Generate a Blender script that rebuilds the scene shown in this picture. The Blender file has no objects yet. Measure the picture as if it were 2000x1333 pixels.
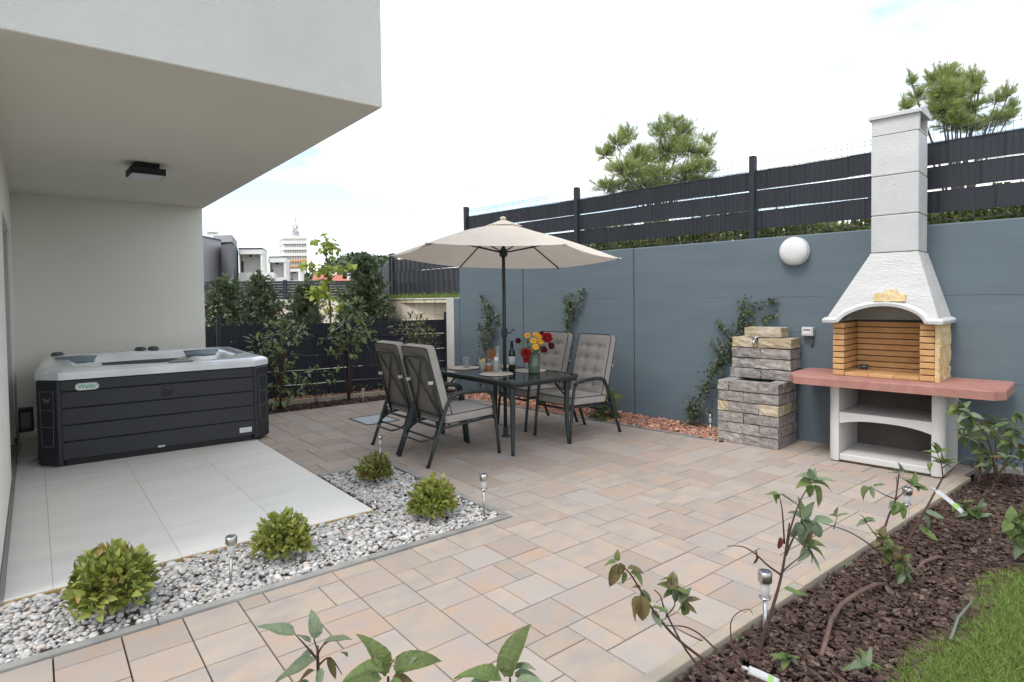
import bpy, bmesh, math, random
import numpy as np
from mathutils import Vector, Matrix

random.seed(11)
rng = np.random.default_rng(11)
S = bpy.context.scene
COL = S.collection
PI = math.pi

# ---------------------------------------------------------------- camera
CAM = Vector((0, 0, 1.5))
FPX, PITCH, ROLL, YAW, SHIFT = 1167.70737, -.0294271385, -.0117408359, .675190468, -48.4917947
FW = Vector((math.sin(YAW)*math.cos(PITCH), math.cos(YAW)*math.cos(PITCH), math.sin(PITCH)))
_r = Vector((math.cos(YAW), -math.sin(YAW), 0)); _u = _r.cross(FW)
RT = _r*math.cos(ROLL) + _u*math.sin(ROLL)
UP = -_r*math.sin(ROLL) + _u*math.cos(ROLL)
cd = bpy.data.cameras.new('camera'); cam = bpy.data.objects.new('camera', cd); COL.objects.link(cam)
cam.matrix_world = Matrix((RT, UP, -FW)).transposed().to_4x4()
cam.location = CAM
cd.sensor_width = 36; cd.lens = FPX/2000*36; cd.shift_y = SHIFT/2000; cd.clip_start = .05; cd.clip_end = 3000
S.camera = cam

# ---------------------------------------------------------------- sky and sun (thin white overcast with a few pale gaps)
SUN_EL, SUN_AZ = math.radians(58), math.radians(268)
W = bpy.data.worlds.new('World'); S.world = W; W.use_nodes = True
nt = W.node_tree; nt.nodes.clear()
def nn(tree, typ, **kw):
    n = tree.nodes.new(typ)
    for k, v in kw.items(): setattr(n, k, v)
    return n
sky = nn(nt, 'ShaderNodeTexSky', sky_type='NISHITA', sun_disc=False, sun_elevation=SUN_EL, sun_rotation=SUN_AZ)
bg1 = nn(nt, 'ShaderNodeBackground'); bg1.inputs[1].default_value = .15
nt.links.new(sky.outputs[0], bg1.inputs[0])
bg2 = nn(nt, 'ShaderNodeBackground'); bg2.inputs[0].default_value = (1, .985, .955, 1); bg2.inputs[1].default_value = 1.05
tc = nn(nt, 'ShaderNodeTexCoord'); mp = nn(nt, 'ShaderNodeMapping'); mp.inputs['Scale'].default_value = (1.6, 1.6, 4.5)
mp.inputs['Location'].default_value = (0.896, -0.288, 0.777)
nz = nn(nt, 'ShaderNodeTexNoise'); nz.inputs['Scale'].default_value = 1.3; nz.inputs['Detail'].default_value = 6; nz.inputs['Roughness'].default_value = .55
rp = nn(nt, 'ShaderNodeValToRGB'); rp.color_ramp.elements[0].position = .37; rp.color_ramp.elements[0].color = (.08, .08, .08, 1)
rp.color_ramp.elements[1].position = .60; rp.color_ramp.elements[1].color = (1, 1, 1, 1)
mx = nn(nt, 'ShaderNodeMixShader'); wo = nn(nt, 'ShaderNodeOutputWorld')
nt.links.new(tc.outputs['Generated'], mp.inputs[0]); nt.links.new(mp.outputs[0], nz.inputs['Vector'])
nt.links.new(nz.outputs[0], rp.inputs[0]); nt.links.new(rp.outputs[0], mx.inputs[0])
nt.links.new(bg1.outputs[0], mx.inputs[1]); nt.links.new(bg2.outputs[0], mx.inputs[2]); nt.links.new(mx.outputs[0], wo.inputs[0])
sd = bpy.data.lights.new('sun', 'SUN'); sd.energy = 1.0; sd.angle = math.radians(20); sd.color = (1, .97, .92)
so = bpy.data.objects.new('sun', sd); COL.objects.link(so)
_d = Vector((math.sin(SUN_AZ)*math.cos(SUN_EL), math.cos(SUN_AZ)*math.cos(SUN_EL), math.sin(SUN_EL)))
so.rotation_euler = _d.to_track_quat('Z', 'Y').to_euler(); so.location = (0, 0, 30)
S.view_settings.view_transform = 'Standard'; S.view_settings.look = 'None'; S.view_settings.exposure = 1.0; S.view_settings.gamma = 1
S.view_settings.use_curve_mapping = False

# ---------------------------------------------------------------- helpers: places
HF = Vector((math.sin(YAW), math.cos(YAW), 0)); HR = Vector((math.cos(YAW), -math.sin(YAW), 0))
def at(px, py, d):                       # the point seen at photo pixel (px, py), d metres in front of the camera
    v = FW*FPX + RT*(px-1000) - UP*(py-666.5-SHIFT)
    return CAM + v*(d/v.dot(HF))
def xy(px, d):
    p = at(px, 600, d); return (p.x, p.y)
def hgt(px, py, d): return at(px, py, d).z
def dep(x, y): return x*HF.x + y*HF.y
WT = (.114015, -.993479); WN = (.993479, .114015); WC = 6.467608
def wf(s, q, z=0): return Vector((WT[0]*s + WN[0]*(WC-q), WT[1]*s + WN[1]*(WC-q), z))   # s along the grey wall, q metres in front of it
WROT = math.atan2(WT[1], WT[0])
def sr(r, g, b):
    f = lambda c: (c/255/12.92 if c/255 <= .04045 else ((c/255+.055)/1.055)**2.4)
    return (f(r), f(g), f(b))

# ---------------------------------------------------------------- helpers: materials
def mat(name, c1, c2=None, scale=4, detail=5, rough=.6, bump=0, bscale=80, bdet=6, isl=0, orand=0, pal=None, metal=0, trans=0, alpha=1,
        spec=.5, stretch=(1, 1, 1), world=False, lo=.35, hi=.65, coat=0, transl=0, hue=0, ior=1.45, c3=None, s3=20, a3=.5, l3=(.55, .7), emit=None, sheen=0, dist=.02):
    m = bpy.data.materials.new(name); m.use_nodes = True; t = m.node_tree; L = t.links.new
    b = t.nodes['Principled BSDF']; out = t.nodes['Material Output']
    b.inputs['Roughness'].default_value = rough; b.inputs['Metallic'].default_value = metal
    b.inputs['Specular IOR Level'].default_value = spec; b.inputs['IOR'].default_value = ior
    b.inputs['Transmission Weight'].default_value = trans; b.inputs['Alpha'].default_value = alpha; b.inputs['Coat Weight'].default_value = coat
    if sheen: b.inputs['Sheen Weight'].default_value = sheen
    need = c2 or bump or c3
    if need:
        if world:
            g = nn(t, 'ShaderNodeNewGeometry'); src = g.outputs['Position']
        else:
            g = nn(t, 'ShaderNodeTexCoord'); src = g.outputs['Object']
        mpn = nn(t, 'ShaderNodeMapping'); mpn.inputs['Scale'].default_value = stretch; L(src, mpn.inputs[0]); vec = mpn.outputs[0]
        if orand:
            oi = nn(t, 'ShaderNodeObjectInfo'); ad = nn(t, 'ShaderNodeVectorMath', operation='ADD'); ml = nn(t, 'ShaderNodeMath', operation='MULTIPLY'); ml.inputs[1].default_value = 57
            L(oi.outputs['Random'], ml.inputs[0]); L(vec, ad.inputs[0]); L(ml.outputs[0], ad.inputs[1]); vec = ad.outputs[0]
    col = None
    rndv = None
    if isl or orand or pal:
        gi = nn(t, 'ShaderNodeNewGeometry'); oi2 = nn(t, 'ShaderNodeObjectInfo')
        ad2 = nn(t, 'ShaderNodeMath', operation='ADD'); fr = nn(t, 'ShaderNodeMath', operation='FRACT')
        L(gi.outputs['Random Per Island'], ad2.inputs[0]); L(oi2.outputs['Random'], ad2.inputs[1]); L(ad2.outputs[0], fr.inputs[0]); rndv = fr.outputs[0]
    if pal:
        cr = nn(t, 'ShaderNodeValToRGB'); cr.color_ramp.interpolation = 'LINEAR'
        e = cr.color_ramp.elements
        while len(e) < len(pal): e.new(.5)
        for i, c in enumerate(pal): e[i].position = i/(len(pal)-1); e[i].color = (*c, 1)
        L(rndv, cr.inputs[0]); col = cr.outputs[0]
    else:
        rgb = nn(t, 'ShaderNodeRGB'); rgb.outputs[0].default_value = (*c1, 1); col = rgb.outputs[0]
    def mixc(fac, a, c, blend='MIX'):
        mm = nn(t, 'ShaderNodeMix', data_type='RGBA', blend_type=blend)
        if isinstance(fac, float): mm.inputs[0].default_value = fac
        else: L(fac, mm.inputs[0])
        L(a, mm.inputs[6])
        if isinstance(c, tuple): mm.inputs[7].default_value = (*c, 1)
        else: L(c, mm.inputs[7])
        return mm.outputs[2]
    def noise(sc, det, l, h, ro=.55):
        n = nn(t, 'ShaderNodeTexNoise'); n.inputs['Scale'].default_value = sc; n.inputs['Detail'].default_value = det; n.inputs['Roughness'].default_value = ro
        L(vec, n.inputs['Vector'])
        mr = nn(t, 'ShaderNodeMapRange'); mr.inputs[1].default_value = l; mr.inputs[2].default_value = h; L(n.outputs[0], mr.inputs[0])
        return mr.outputs[0]
    if c2: col = mixc(noise(scale, detail, lo, hi), col, c2)
    if c3:
        f3 = noise(s3, 5, *l3); q = nn(t, 'ShaderNodeMath', operation='MULTIPLY'); q.inputs[1].default_value = a3; L(f3, q.inputs[0]); col = mixc(q.outputs[0], col, c3)
    amt = isl or (orand if not pal else 0)
    if amt and rndv:
        hs = nn(t, 'ShaderNodeHueSaturation'); mr = nn(t, 'ShaderNodeMapRange'); mr.inputs[3].default_value = 1-amt; mr.inputs[4].default_value = 1+amt
        L(rndv, mr.inputs[0]); L(mr.outputs[0], hs.inputs['Value']); L(col, hs.inputs['Color'])
        if hue:
            m7 = nn(t, 'ShaderNodeMath', operation='MULTIPLY'); m7.inputs[1].default_value = 7.31; f7 = nn(t, 'ShaderNodeMath', operation='FRACT'); mh = nn(t, 'ShaderNodeMapRange')
            mh.inputs[3].default_value = .5-hue; mh.inputs[4].default_value = .5+hue; L(rndv, m7.inputs[0]); L(m7.outputs[0], f7.inputs[0]); L(f7.outputs[0], mh.inputs[0]); L(mh.outputs[0], hs.inputs['Hue'])
        col = hs.outputs[0]
    L(col, b.inputs['Base Color'])
    if bump:
        n = nn(t, 'ShaderNodeTexNoise'); n.inputs['Scale'].default_value = bscale; n.inputs['Detail'].default_value = bdet; n.inputs['Roughness'].default_value = .6; L(vec, n.inputs['Vector'])
        bp = nn(t, 'ShaderNodeBump'); bp.inputs['Strength'].default_value = bump; bp.inputs['Distance'].default_value = dist; L(n.outputs[0], bp.inputs['Height']); L(bp.outputs[0], b.inputs['Normal'])
    if transl:
        tr = nn(t, 'ShaderNodeBsdfTranslucent'); L(col, tr.inputs[0]); ms = nn(t, 'ShaderNodeMixShader'); ms.inputs[0].default_value = transl
        L(b.outputs[0], ms.inputs[1]); L(tr.outputs[0], ms.inputs[2]); L(ms.outputs[0], out.inputs[0])
    return m
M = {}
M['stucco'] = mat('white_stucco', (.66, .66, .63), (.62, .62, .59), 1.5, rough=.9, bump=.55, bscale=170, bdet=3, world=True, spec=.2)
M['soffit'] = mat('smooth_soffit', (.76, .74, .67), (.74, .72, .65), 1, rough=.9, bump=.1, bscale=200, world=True, spec=.2)
M['cream'] = mat('shade_lightened_render', (.80, .79, .725), (.77, .76, .695), 1, rough=.9, bump=.25, bscale=170, bdet=3, world=True, spec=.2)  # lighter, warmer copy of the stucco; light under the overhang put into colour
M['plinth'] = mat('grey_plinth', (.13, .13, .145), (.11, .11, .12), 3, rough=.8, bump=.2, bscale=120, world=True)
M['wallgrey'] = mat('blue_grey_wall_paint', sr(100, 113, 120), sr(95, 108, 116), 1.2, rough=.62, bump=.07, bscale=9, bdet=9, world=True, stretch=(1, 1, 7), c3=sr(118, 132, 138), s3=3, a3=.2, l3=(.6, .75), spec=.35)
M['wallwhite'] = mat('raw_white_wall', (.62, .60, .56), (.5, .48, .43), 3, rough=.9, world=True)
M['beige'] = mat('stained_concrete', (.74, .66, .54), (.58, .46, .31), 2.2, rough=.9, world=True, stretch=(3, 3, .7), lo=.45, hi=.75, bump=.2, bscale=40)
M['concrete'] = mat('grey_concrete', (.34, .33, .31), (.24, .24, .225), 6, rough=.9, bump=.35, bscale=120, world=True, isl=.12)
M['kerbtan'] = mat('tan_kerb_concrete', (.44, .35, .26), (.33, .30, .25), 5, rough=.9, bump=.3, bscale=120, world=True, isl=.08)
M['paver'] = mat('flamed_concrete_paver', (0.507, 0.401, 0.325), (0.346, 0.310, 0.285), 3.0, rough=.85, bump=.3, bscale=150, bdet=4, world=True, stretch=(1.7, 2.6, 1), lo=.38, hi=.66,
                 pal=[(0.397, 0.310, 0.242), (0.436, 0.356, 0.280), (0.365, 0.286, 0.230), (0.448, 0.370, 0.294), (0.375, 0.326, 0.280), (0.407, 0.300, 0.230), (0.416, 0.346, 0.280), (0.351, 0.316, 0.280)], c3=(0.426, 0.226, 0.148), s3=3.2, a3=.28, l3=(.54, .76), isl=.09, spec=.3, dist=.006)
M['joint'] = mat('dark_joint_sand', (.085, .065, .05), (.05, .04, .033), 30, rough=.95, world=True)
M['tile'] = mat('pale_porcelain_tile', (.76, .745, .69), (.70, .685, .635), 1.6, rough=.5, world=True, stretch=(1, 3.5, 1), isl=.02, spec=.4)
M['grout'] = mat('tile_grout', (.36, .35, .32), rough=.9)
M['ochre'] = mat('ochre_tile_edge', (.5, .34, .14), (.38, .27, .13), 9, rough=.8, world=True)
M['pebble'] = mat('river_pebble', (.5, .5, .5), (.3, .3, .3), 40, rough=.6, pal=[(.60, .58, .54), (.42, .42, .41), (.66, .64, .60), (.36, .37, .37), (.56, .50, .42), (.50, .50, .48), (.62, .59, .54), (.29, .305, .315), (.57, .46, .38), (.57, .57, .555), (.68, .67, .65)], isl=.12, lo=.45, hi=.9, spec=.3)
M['redgravel'] = mat('pink_brick_gravel', (.5, .25, .17), rough=.9, pal=[(.50, .22, .14), (.58, .32, .22), (.40, .17, .11), (.62, .42, .32), (.52, .26, .17), (.44, .20, .13)], isl=.2)
M['bark'] = mat('bark_chip', (.1, .06, .05), (.05, .03, .025), 60, rough=.85, pal=[(.080, .041, .028), (.115, .062, .044), (.032, .018, .013), (.17, .115, .088), (.058, .029, .02), (.11, .053, .037), (.21, .15, .12), (.038, .022, .016)], isl=.2, bump=.4, bscale=90)
M['soil'] = mat('dark_soil', (.035, .024, .02), (.02, .015, .012), 20, rough=1, world=True)
M['grass'] = mat('grass_blade', (.1, .2, .03), rough=.6, pal=[(.16, .24, .045), (.23, .32, .065), (.12, .19, .042), (.30, .37, .10), (.19, .28, .055)], isl=.2, transl=.35)
M['lawnsoil'] = mat('lawn_base', (.09, .13, .035), (.06, .08, .03), 12, rough=1, world=True)
M['anthracite'] = mat('anthracite_metal', sr(45, 49, 55), rough=.5, spec=.4)
M['slat'] = mat('anthracite_screen_strip', sr(46, 49, 56), sr(40, 43, 49), 2, rough=.5, world=True, orand=.12, spec=.4, stretch=(1, 1, .4))
M['slatb'] = mat('navy_screen_strip', sr(42, 46, 57), sr(36, 40, 50), 2, rough=.55, world=True, orand=.1, spec=.35, stretch=(1, 1, .4))
M['slatc'] = mat('woven_screen_strip', sr(58, 60, 66), sr(44, 46, 52), 2, rough=.5, world=True, orand=.1, spec=.5)
M['wire'] = mat('coated_wire', sr(70, 76, 80), rough=.5)
M['chairmetal'] = mat('dark_green_grey_metal', sr(50, 56, 56), sr(44, 50, 50), 30, rough=.45, spec=.5)
M['cushion'] = mat('taupe_cushion_fabric', sr(162, 157, 151), sr(153, 148, 142), 8, rough=.95, bump=.35, bscale=350, bdet=2, orand=.03, spec=.15, sheen=.15, dist=.004)
M['cushback'] = mat('taupe_cushion_back', sr(120, 113, 105), sr(112, 106, 98), 8, rough=.95, bump=.3, bscale=350, spec=.1, dist=.004)
M['piping'] = mat('black_piping', (.02, .02, .02), rough=.8)
M['tie'] = mat('pale_cushion_tie', (.5, .49, .47), rough=.8)
M['canopy'] = mat('beige_canopy_fabric', sr(231, 221, 207), sr(226, 215, 200), 5, rough=.9, bump=.15, bscale=400, transl=.22, spec=.1, isl=.01)
M['tableglass'] = mat('tinted_table_glass', (.012, .016, .017), rough=.08, spec=.6)
M['mat'] = mat('woven_cream_placemat', (.62, .58, .50), (.5, .46, .39), 60, rough=.95, bump=.4, bscale=220)
M['glass'] = mat('smoky_drinking_glass', (.42, .46, .44), rough=.05, alpha=.38, spec=.6)
M['vase'] = mat('green_vase_glass', (.12, .17, .13), rough=.08, alpha=.78, spec=.6)
M['bottle'] = mat('dark_bottle_glass', (.012, .012, .013), rough=.08, spec=.6)
M['paper'] = mat('white_label', (.48, .49, .49), rough=.7)
M['papergreen'] = mat('green_print', (.25, .45, .12), rough=.7)
M['pasta'] = mat('pale_yellow_pasta', (.66, .52, .22), (.55, .4, .15), 60, rough=.7)
M['amber'] = mat('amber_breadsticks', (.40, .18, .06), (.3, .12, .04), 60, rough=.7)
M['candle'] = mat('white_wax', (.75, .74, .70), rough=.5)
M['redflower'] = mat('red_dahlia', (.30, .012, .016), (.42, .02, .025), 40, rough=.6, isl=.25)
M['darkred'] = mat('dark_crimson_dahlia', (.09, .008, .014), (.15, .012, .02), 40, rough=.6, isl=.3)
M['yellowflower'] = mat('yellow_daisy', (.75, .40, .02), (.66, .30, .015), 40, rough=.6, isl=.15)
M['flowerheart'] = mat('flower_heart', (.42, .18, .02), rough=.8)
M['bqwhite'] = mat('white_masonry_paint', (.61, .61, .595), (.56, .55, .535), 3, rough=.85, bump=.85, bscale=30, bdet=4, stretch=(1, 1, 2.6), c3=(.5, .42, .33), s3=2.5, a3=.25, l3=(.62, .8), spec=.25, dist=.012)
M['bqsmooth'] = mat('white_block_paint', (.60, .60, .59), (.54, .54, .53), 4, rough=.9, bump=.45, bscale=45, bdet=4, orand=.05, spec=.2, dist=.008)
M['bqbase'] = mat('white_base_paint', (.60, .59, .575), (.53, .515, .49), 3, rough=.85, bump=.3, bscale=60, c3=(.42, .26, .15), s3=5, a3=.45, l3=(.64, .78), spec=.25, dist=.006)
M['bqback'] = mat('shade_toned_back_panel', (.15, .12, .11), (.10, .085, .08), 4, rough=.9)  # shadow inside the niche is put into this panel colour
M['counter'] = mat('terracotta_concrete', (.40, .20, .165), (.34, .155, .125), 7, rough=.75, bump=.35, bscale=60, bdet=5, c3=(.45, .27, .24), s3=9, a3=.5, l3=(.5, .75), dist=.016)
M['firebrick'] = mat('yellow_firebrick', (.57, .34, .155), (.50, .27, .11), 10, rough=.85, bump=.25, bscale=120, orand=.1, c3=(.16, .09, .05), s3=30, a3=.5, l3=(.72, .8))
M['soot'] = mat('dark_mortar', (.09, .055, .04), rough=.95)
M['travertine'] = mat('honey_travertine', (.58, .40, .17), (.70, .58, .36), 14, rough=.85, bump=.9, bscale=35, c3=(.10, .06, .03), s3=22, a3=.7, l3=(.66, .74), orand=.1, dist=.02)
M['flue'] = mat('dark_flue', (.09, .085, .08), rough=.95)
M['stone'] = mat('grey_split_stone', (.41, .375, .35), (.25, .228, .215), 16, rough=.92, bump=.9, bscale=28, bdet=9, orand=.16, c3=(.34, .27, .20), s3=4, a3=.45, l3=(.5, .75), dist=.03, spec=.25)
M['stonebeige'] = mat('beige_split_stone', (.56, .50, .40), (.46, .36, .22), 7, rough=.92, bump=.9, bscale=28, bdet=9, orand=.1, dist=.03, spec=.25)
M['basinstone'] = mat('dark_basin_stone', (.11, .10, .095), (.07, .065, .06), 9, rough=.6, bump=.8, bscale=28)  # basin stone, darker and smoother than the stacked stones
M['steel'] = mat('brushed_steel', (.52, .51, .49), rough=.3, metal=1, bump=.05, bscale=200)
M['solar'] = mat('solar_cell', (.03, .04, .07), (.12, .13, .16), 120, rough=.2)
M['lens'] = mat('clear_plastic_lens', (.7, .7, .7), rough=.2, alpha=.5)
M['grate'] = mat('galvanised_grate', (.50, .53, .55), rough=.5)
M['lampwhite'] = mat('white_opal_lamp', (.68, .68, .67), rough=.35)
M['boxgrey'] = mat('light_grey_plastic', (.5, .5, .5), rough=.5)
M['diffuser'] = mat('frosted_diffuser', (.62, .62, .64), rough=.5)
M['tubshell'] = mat('charcoal_tub_cladding', sr(50, 52, 56), sr(46, 48, 52), 14, rough=.55, bump=.25, bscale=50, bdet=5, stretch=(.3, .3, 4), dist=.004)
M['tubcorner'] = mat('charcoal_tub_corner', sr(44, 46, 50), rough=.5)
M['tubline'] = mat('grey_light_strip', (.16, .165, .17), rough=.35)
M['acrylic'] = mat('marbled_silver_acrylic', (.84, .86, .87), (.66, .69, .71), 3.0, detail=8, rough=.18, stretch=(1, 2.2, 1), lo=.4, hi=.7, coat=.4)
M['pillow'] = mat('grey_blue_headrest', (.20, .25, .28), (.17, .22, .25), 9, rough=.5)
M['knob'] = mat('dark_grey_knob', (.07, .075, .085), rough=.3)
M['badge'] = mat('pale_badge', (.68, .70, .69), rough=.4)
M['badgegreen'] = mat('green_badge_print', (.05, .42, .22), rough=.5)
M['black'] = mat('black_plastic', (.012, .012, .013), rough=.6)
M['cable'] = mat('pale_cable', (.4, .4, .38), rough=.6)
M['hose'] = mat('brown_drip_pipe', (.15, .09, .07), (.11, .065, .05), 20, rough=.6)
M['greytwig'] = mat('grey_stick', (.14, .15, .14), rough=.8)
M['stem'] = mat('red_brown_stem', (.085, .045, .035), (.05, .03, .022), 30, rough=.8)
M['trunk'] = mat('grey_brown_bark', (.13, .10, .08), (.07, .055, .045), 20, rough=.9, bump=.5, bscale=30)
M['leafyoung'] = mat('young_leaf', (.17, .23, .07), (.12, .17, .06), 9, rough=.5, bump=.35, bscale=11, bdet=3, dist=.03, orand=.22, hue=.015, transl=.3, spec=.4)
M['leafgrey'] = mat('grey_green_leaf', (.21, .26, .16), (.16, .21, .12), 12, rough=.5, bump=.35, bscale=11, bdet=3, dist=.03, orand=.2, transl=.25, spec=.45)
M['leafbronze'] = mat('bronze_leaf', (.20, .13, .055), (.14, .14, .06), 10, rough=.5, bump=.35, bscale=11, bdet=3, dist=.03, orand=.2, transl=.3)
M['leafdead'] = mat('dried_red_leaf', (.12, .03, .02), rough=.8)
M['ballshrub'] = mat('yellow_green_shrub_leaf', (.2, .25, .05), rough=.5, pal=[(.20, .26, .05), (.30, .35, .07), (.38, .42, .10), (.15, .21, .045), (.35, .34, .09), (.26, .32, .06), (.32, .21, .075)], isl=.2, transl=.3)
M['ballred'] = mat('bronze_shrub_leaf', (.2, .25, .05), rough=.5, pal=[(.15, .18, .045), (.27, .14, .065), (.23, .27, .06), (.12, .15, .045), (.30, .34, .08), (.24, .12, .07)], isl=.2, transl=.3)
M['laurel'] = mat('laurel_leaf', (.08, .12, .04), rough=.4, pal=[(.11, .155, .06), (.18, .235, .09), (.25, .31, .125), (.085, .125, .05), (.21, .255, .12)], isl=.2, transl=.25, spec=.4)
M['photinia'] = mat('photinia_leaf', (.1, .1, .04), rough=.4, pal=[(.09, .12, .045), (.17, .185, .08), (.19, .13, .065), (.22, .24, .11), (.08, .10, .045), (.23, .19, .09)], isl=.2, transl=.25)
M['climber'] = mat('jasmine_leaf', (.05, .08, .03), rough=.45, pal=[(.05, .07, .036), (.09, .12, .06), (.038, .055, .03), (.14, .17, .085), (.065, .085, .044)], isl=.25, transl=.15)
M['hosta'] = mat('hosta_leaf', (.12, .2, .04), rough=.4, pal=[(.09, .15, .035), (.16, .22, .06), (.24, .27, .10), (.07, .12, .03)], isl=.15, transl=.3)
M['conifer'] = mat('cypress_spray', (.04, .07, .03), rough=.6, pal=[(.08, .115, .065), (.125, .165, .09), (.055, .085, .05), (.17, .20, .11), (.095, .13, .07)], isl=.25, transl=.15)
M['catalpa'] = mat('lime_tree_leaf', (.3, .36, .06), rough=.5, pal=[(.26, .33, .05), (.36, .42, .075), (.20, .27, .045), (.42, .45, .10)], isl=.15, transl=.4)
M['pine'] = mat('pine_needle', (.1, .15, .04), rough=.6, pal=[(.28, .36, .11), (.38, .45, .14), (.21, .27, .09), (.45, .50, .18), (.32, .40, .12)], isl=.2, transl=.25)
M['scrub'] = mat('scrub_leaf', (.1, .15, .04), rough=.6, pal=[(.19, .24, .07), (.30, .34, .11), (.11, .15, .06), (.42, .44, .17), (.24, .29, .09)], isl=.25, transl=.2)
M['woods'] = mat('far_wood_leaf', (.07, .11, .04), rough=.7, pal=[(.055, .09, .04), (.085, .125, .055), (.04, .07, .035), (.10, .14, .06)], isl=.2)
M['hwhite'] = mat('house_white_render', (.84, .83, .79), (.80, .79, .75), 1, rough=.9, world=True)
M['hgrey'] = mat('house_grey_render', (.36, .36, .37), (.33, .33, .34), 1, rough=.9, world=True)
M['hdark'] = mat('house_dark_render', (.17, .17, .185), (.15, .15, .165), 1, rough=.85, world=True)
M['hglass'] = mat('window_glass', (.05, .055, .06), rough=.1)
M['frame'] = mat('dark_window_frame', (.05, .05, .055), rough=.5)
M['orange'] = mat('orange_band', (.62, .33, .16), rough=.8)
M['tower'] = mat('tower_white', (.78, .77, .76), (.72, .70, .70), .3, rough=.9, world=True)
M['mast'] = mat('mast_steel', (.42, .40, .40), rough=.6)
M['rooftile'] = mat('red_roof_tile', (.46, .15, .10), (.36, .12, .08), 2, rough=.85, world=True)
M['yard'] = mat('pale_gravel_ground', (.42, .39, .33), (.32, .30, .25), 3, rough=1, world=True)
M['terrain'] = mat('rough_grass_ground', (.09, .11, .04), (.07, .065, .035), 2, rough=1, world=True)

# ---------------------------------------------------------------- helpers: meshes
class MB:
    def __init__(s): s.v = []; s.f = []; s.sm = []
    def add(s, vs, fs, smooth=False):
        o = len(s.v); s.v += [tuple(p) for p in vs]; s.f += [tuple(i+o for i in f) for f in fs]; s.sm += [smooth]*len(fs); return s
    def box(s, x0, x1, y0, y1, z0, z1, mtx=None, ch=0):
        if ch:
            bm = bmesh.new(); bmesh.ops.create_cube(bm, size=1)
            for v in bm.verts: v.co = Vector((x0+(v.co.x+.5)*(x1-x0), y0+(v.co.y+.5)*(y1-y0), z0+(v.co.z+.5)*(z1-z0)))
            bmesh.ops.bevel(bm, geom=bm.edges[:], offset=ch, segments=1, affect='EDGES', profile=.5)
            bm.verts.index_update(); vs = [v.co.copy() for v in bm.verts]; fs = [tuple(v.index for v in f.verts) for f in bm.faces]; bm.free()
        else:
            vs = [(x, y, z) for z in (z0, z1) for (x, y) in ((x0, y0), (x1, y0), (x1, y1), (x0, y1))]
            fs = [(3, 2, 1, 0), (4, 5, 6, 7), (0, 1, 5, 4), (1, 2, 6, 5), (2, 3, 7, 6), (3, 0, 4, 7)]
        if mtx is not None: vs = [tuple(mtx @ Vector(v)) for v in vs]
        return s.add(vs, fs)
    def bar(s, a, b, w, h, up=(0, 0, 1)):
        a = Vector(a); b = Vector(b); d = (b-a); L = d.length; d.normalize(); u = Vector(up)
        y = u.cross(d)
        if y.length < 1e-5: y = Vector((1, 0, 0)).cross(d)
        y.normalize(); z = d.cross(y)
        m = Matrix((d, y, z)).transposed().to_4x4(); m.translation = a
        return s.box(0, L, -w/2, w/2, -h/2, h/2, m)
    def prism(s, poly, z0, z1, ch=0):
        n = len(poly)
        if ch:
            c = Vector((sum(p[0] for p in poly)/n, sum(p[1] for p in poly)/n))
            ins = []
            for i in range(n):
                p0, p, p1 = (Vector(poly[i-1][:2]), Vector(poly[i][:2]), Vector(poly[(i+1) % n][:2]))
                e0 = (p-p0).normalized(); e1 = (p1-p).normalized(); n0 = Vector((-e0.y, e0.x)); n1 = Vector((-e1.y, e1.x))
                bis = (n0+n1); k = max(.3, bis.length_squared/2); ins.append(p + bis*(ch/2/k*1.0 if k else 0))
            vs = [(p[0], p[1], z0) for p in poly] + [(p[0], p[1], z1-ch) for p in poly] + [(p.x, p.y, z1) for p in ins]
            fs = [tuple(reversed(range(n))), tuple(range(2*n, 3*n))]
            for l in (0, n):
                for i in range(n): fs.append((l+i, l+(i+1) % n, l+n+(i+1) % n, l+n+i))
        else:
            vs = [(p[0], p[1], z0) for p in poly] + [(p[0], p[1], z1) for p in poly]
            fs = [tuple(reversed(range(n))), tuple(range(n, 2*n))] + [(i, (i+1) % n, n+(i+1) % n, n+i) for i in range(n)]
        return s.add(vs, fs)
    def tube(s, pts, r, n=8, closed=False, cap=True, flat=1.0):
        P = [Vector(p) for p in pts]; N = len(P); R = r if isinstance(r, (list, tuple)) else [r]*N
        T = []
        for i in range(N):
            a = P[i-1] if (i > 0 or closed) else P[i]; b = P[(i+1) % N] if (i < N-1 or closed) else P[i]
            T.append((b-a).normalized())
        u = T[0].orthogonal().normalized(); vs = []
        for i in range(N):
            u = (u - T[i]*u.dot(T[i]))
            u = u.normalized() if u.length > 1e-6 else T[i].orthogonal().normalized()
            w = T[i].cross(u)
            for k in range(n):
                a = 2*PI*k/n; vs.append(P[i] + (u*math.cos(a)*flat + w*math.sin(a))*R[i])
        fs = []
        for i in range(N if closed else N-1):
            j = (i+1) % N
            for k in range(n): fs.append((i*n+k, i*n+(k+1) % n, j*n+(k+1) % n, j*n+k))
        o = len(s.v); s.add(vs, fs, True)
        if cap and not closed: s.add([], []); s.f += [tuple(o+k for k in reversed(range(n))), tuple(o+(N-1)*n+k for k in range(n))]; s.sm += [False]*2
        return s
    def lathe(s, prof, c=(0, 0, 0), n=16, mtx=None, smooth=True):
        vs = []; fs = []
        for (r, z) in prof:
            for k in range(n):
                a = 2*PI*k/n; v = Vector((r*math.cos(a), r*math.sin(a), z))
                v = (mtx @ v) if mtx is not None else v
                vs.append(v + Vector(c))
        for i in range(len(prof)-1):
            for k in range(n): fs.append((i*n+k, i*n+(k+1) % n, (i+1)*n+(k+1) % n, (i+1)*n+k))
        o = len(s.v); s.add(vs, fs, smooth)
        s.f += [tuple(o+k for k in reversed(range(n))), tuple(o+(len(prof)-1)*n+k for k in range(n))]; s.sm += [False]*2
        return s
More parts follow.
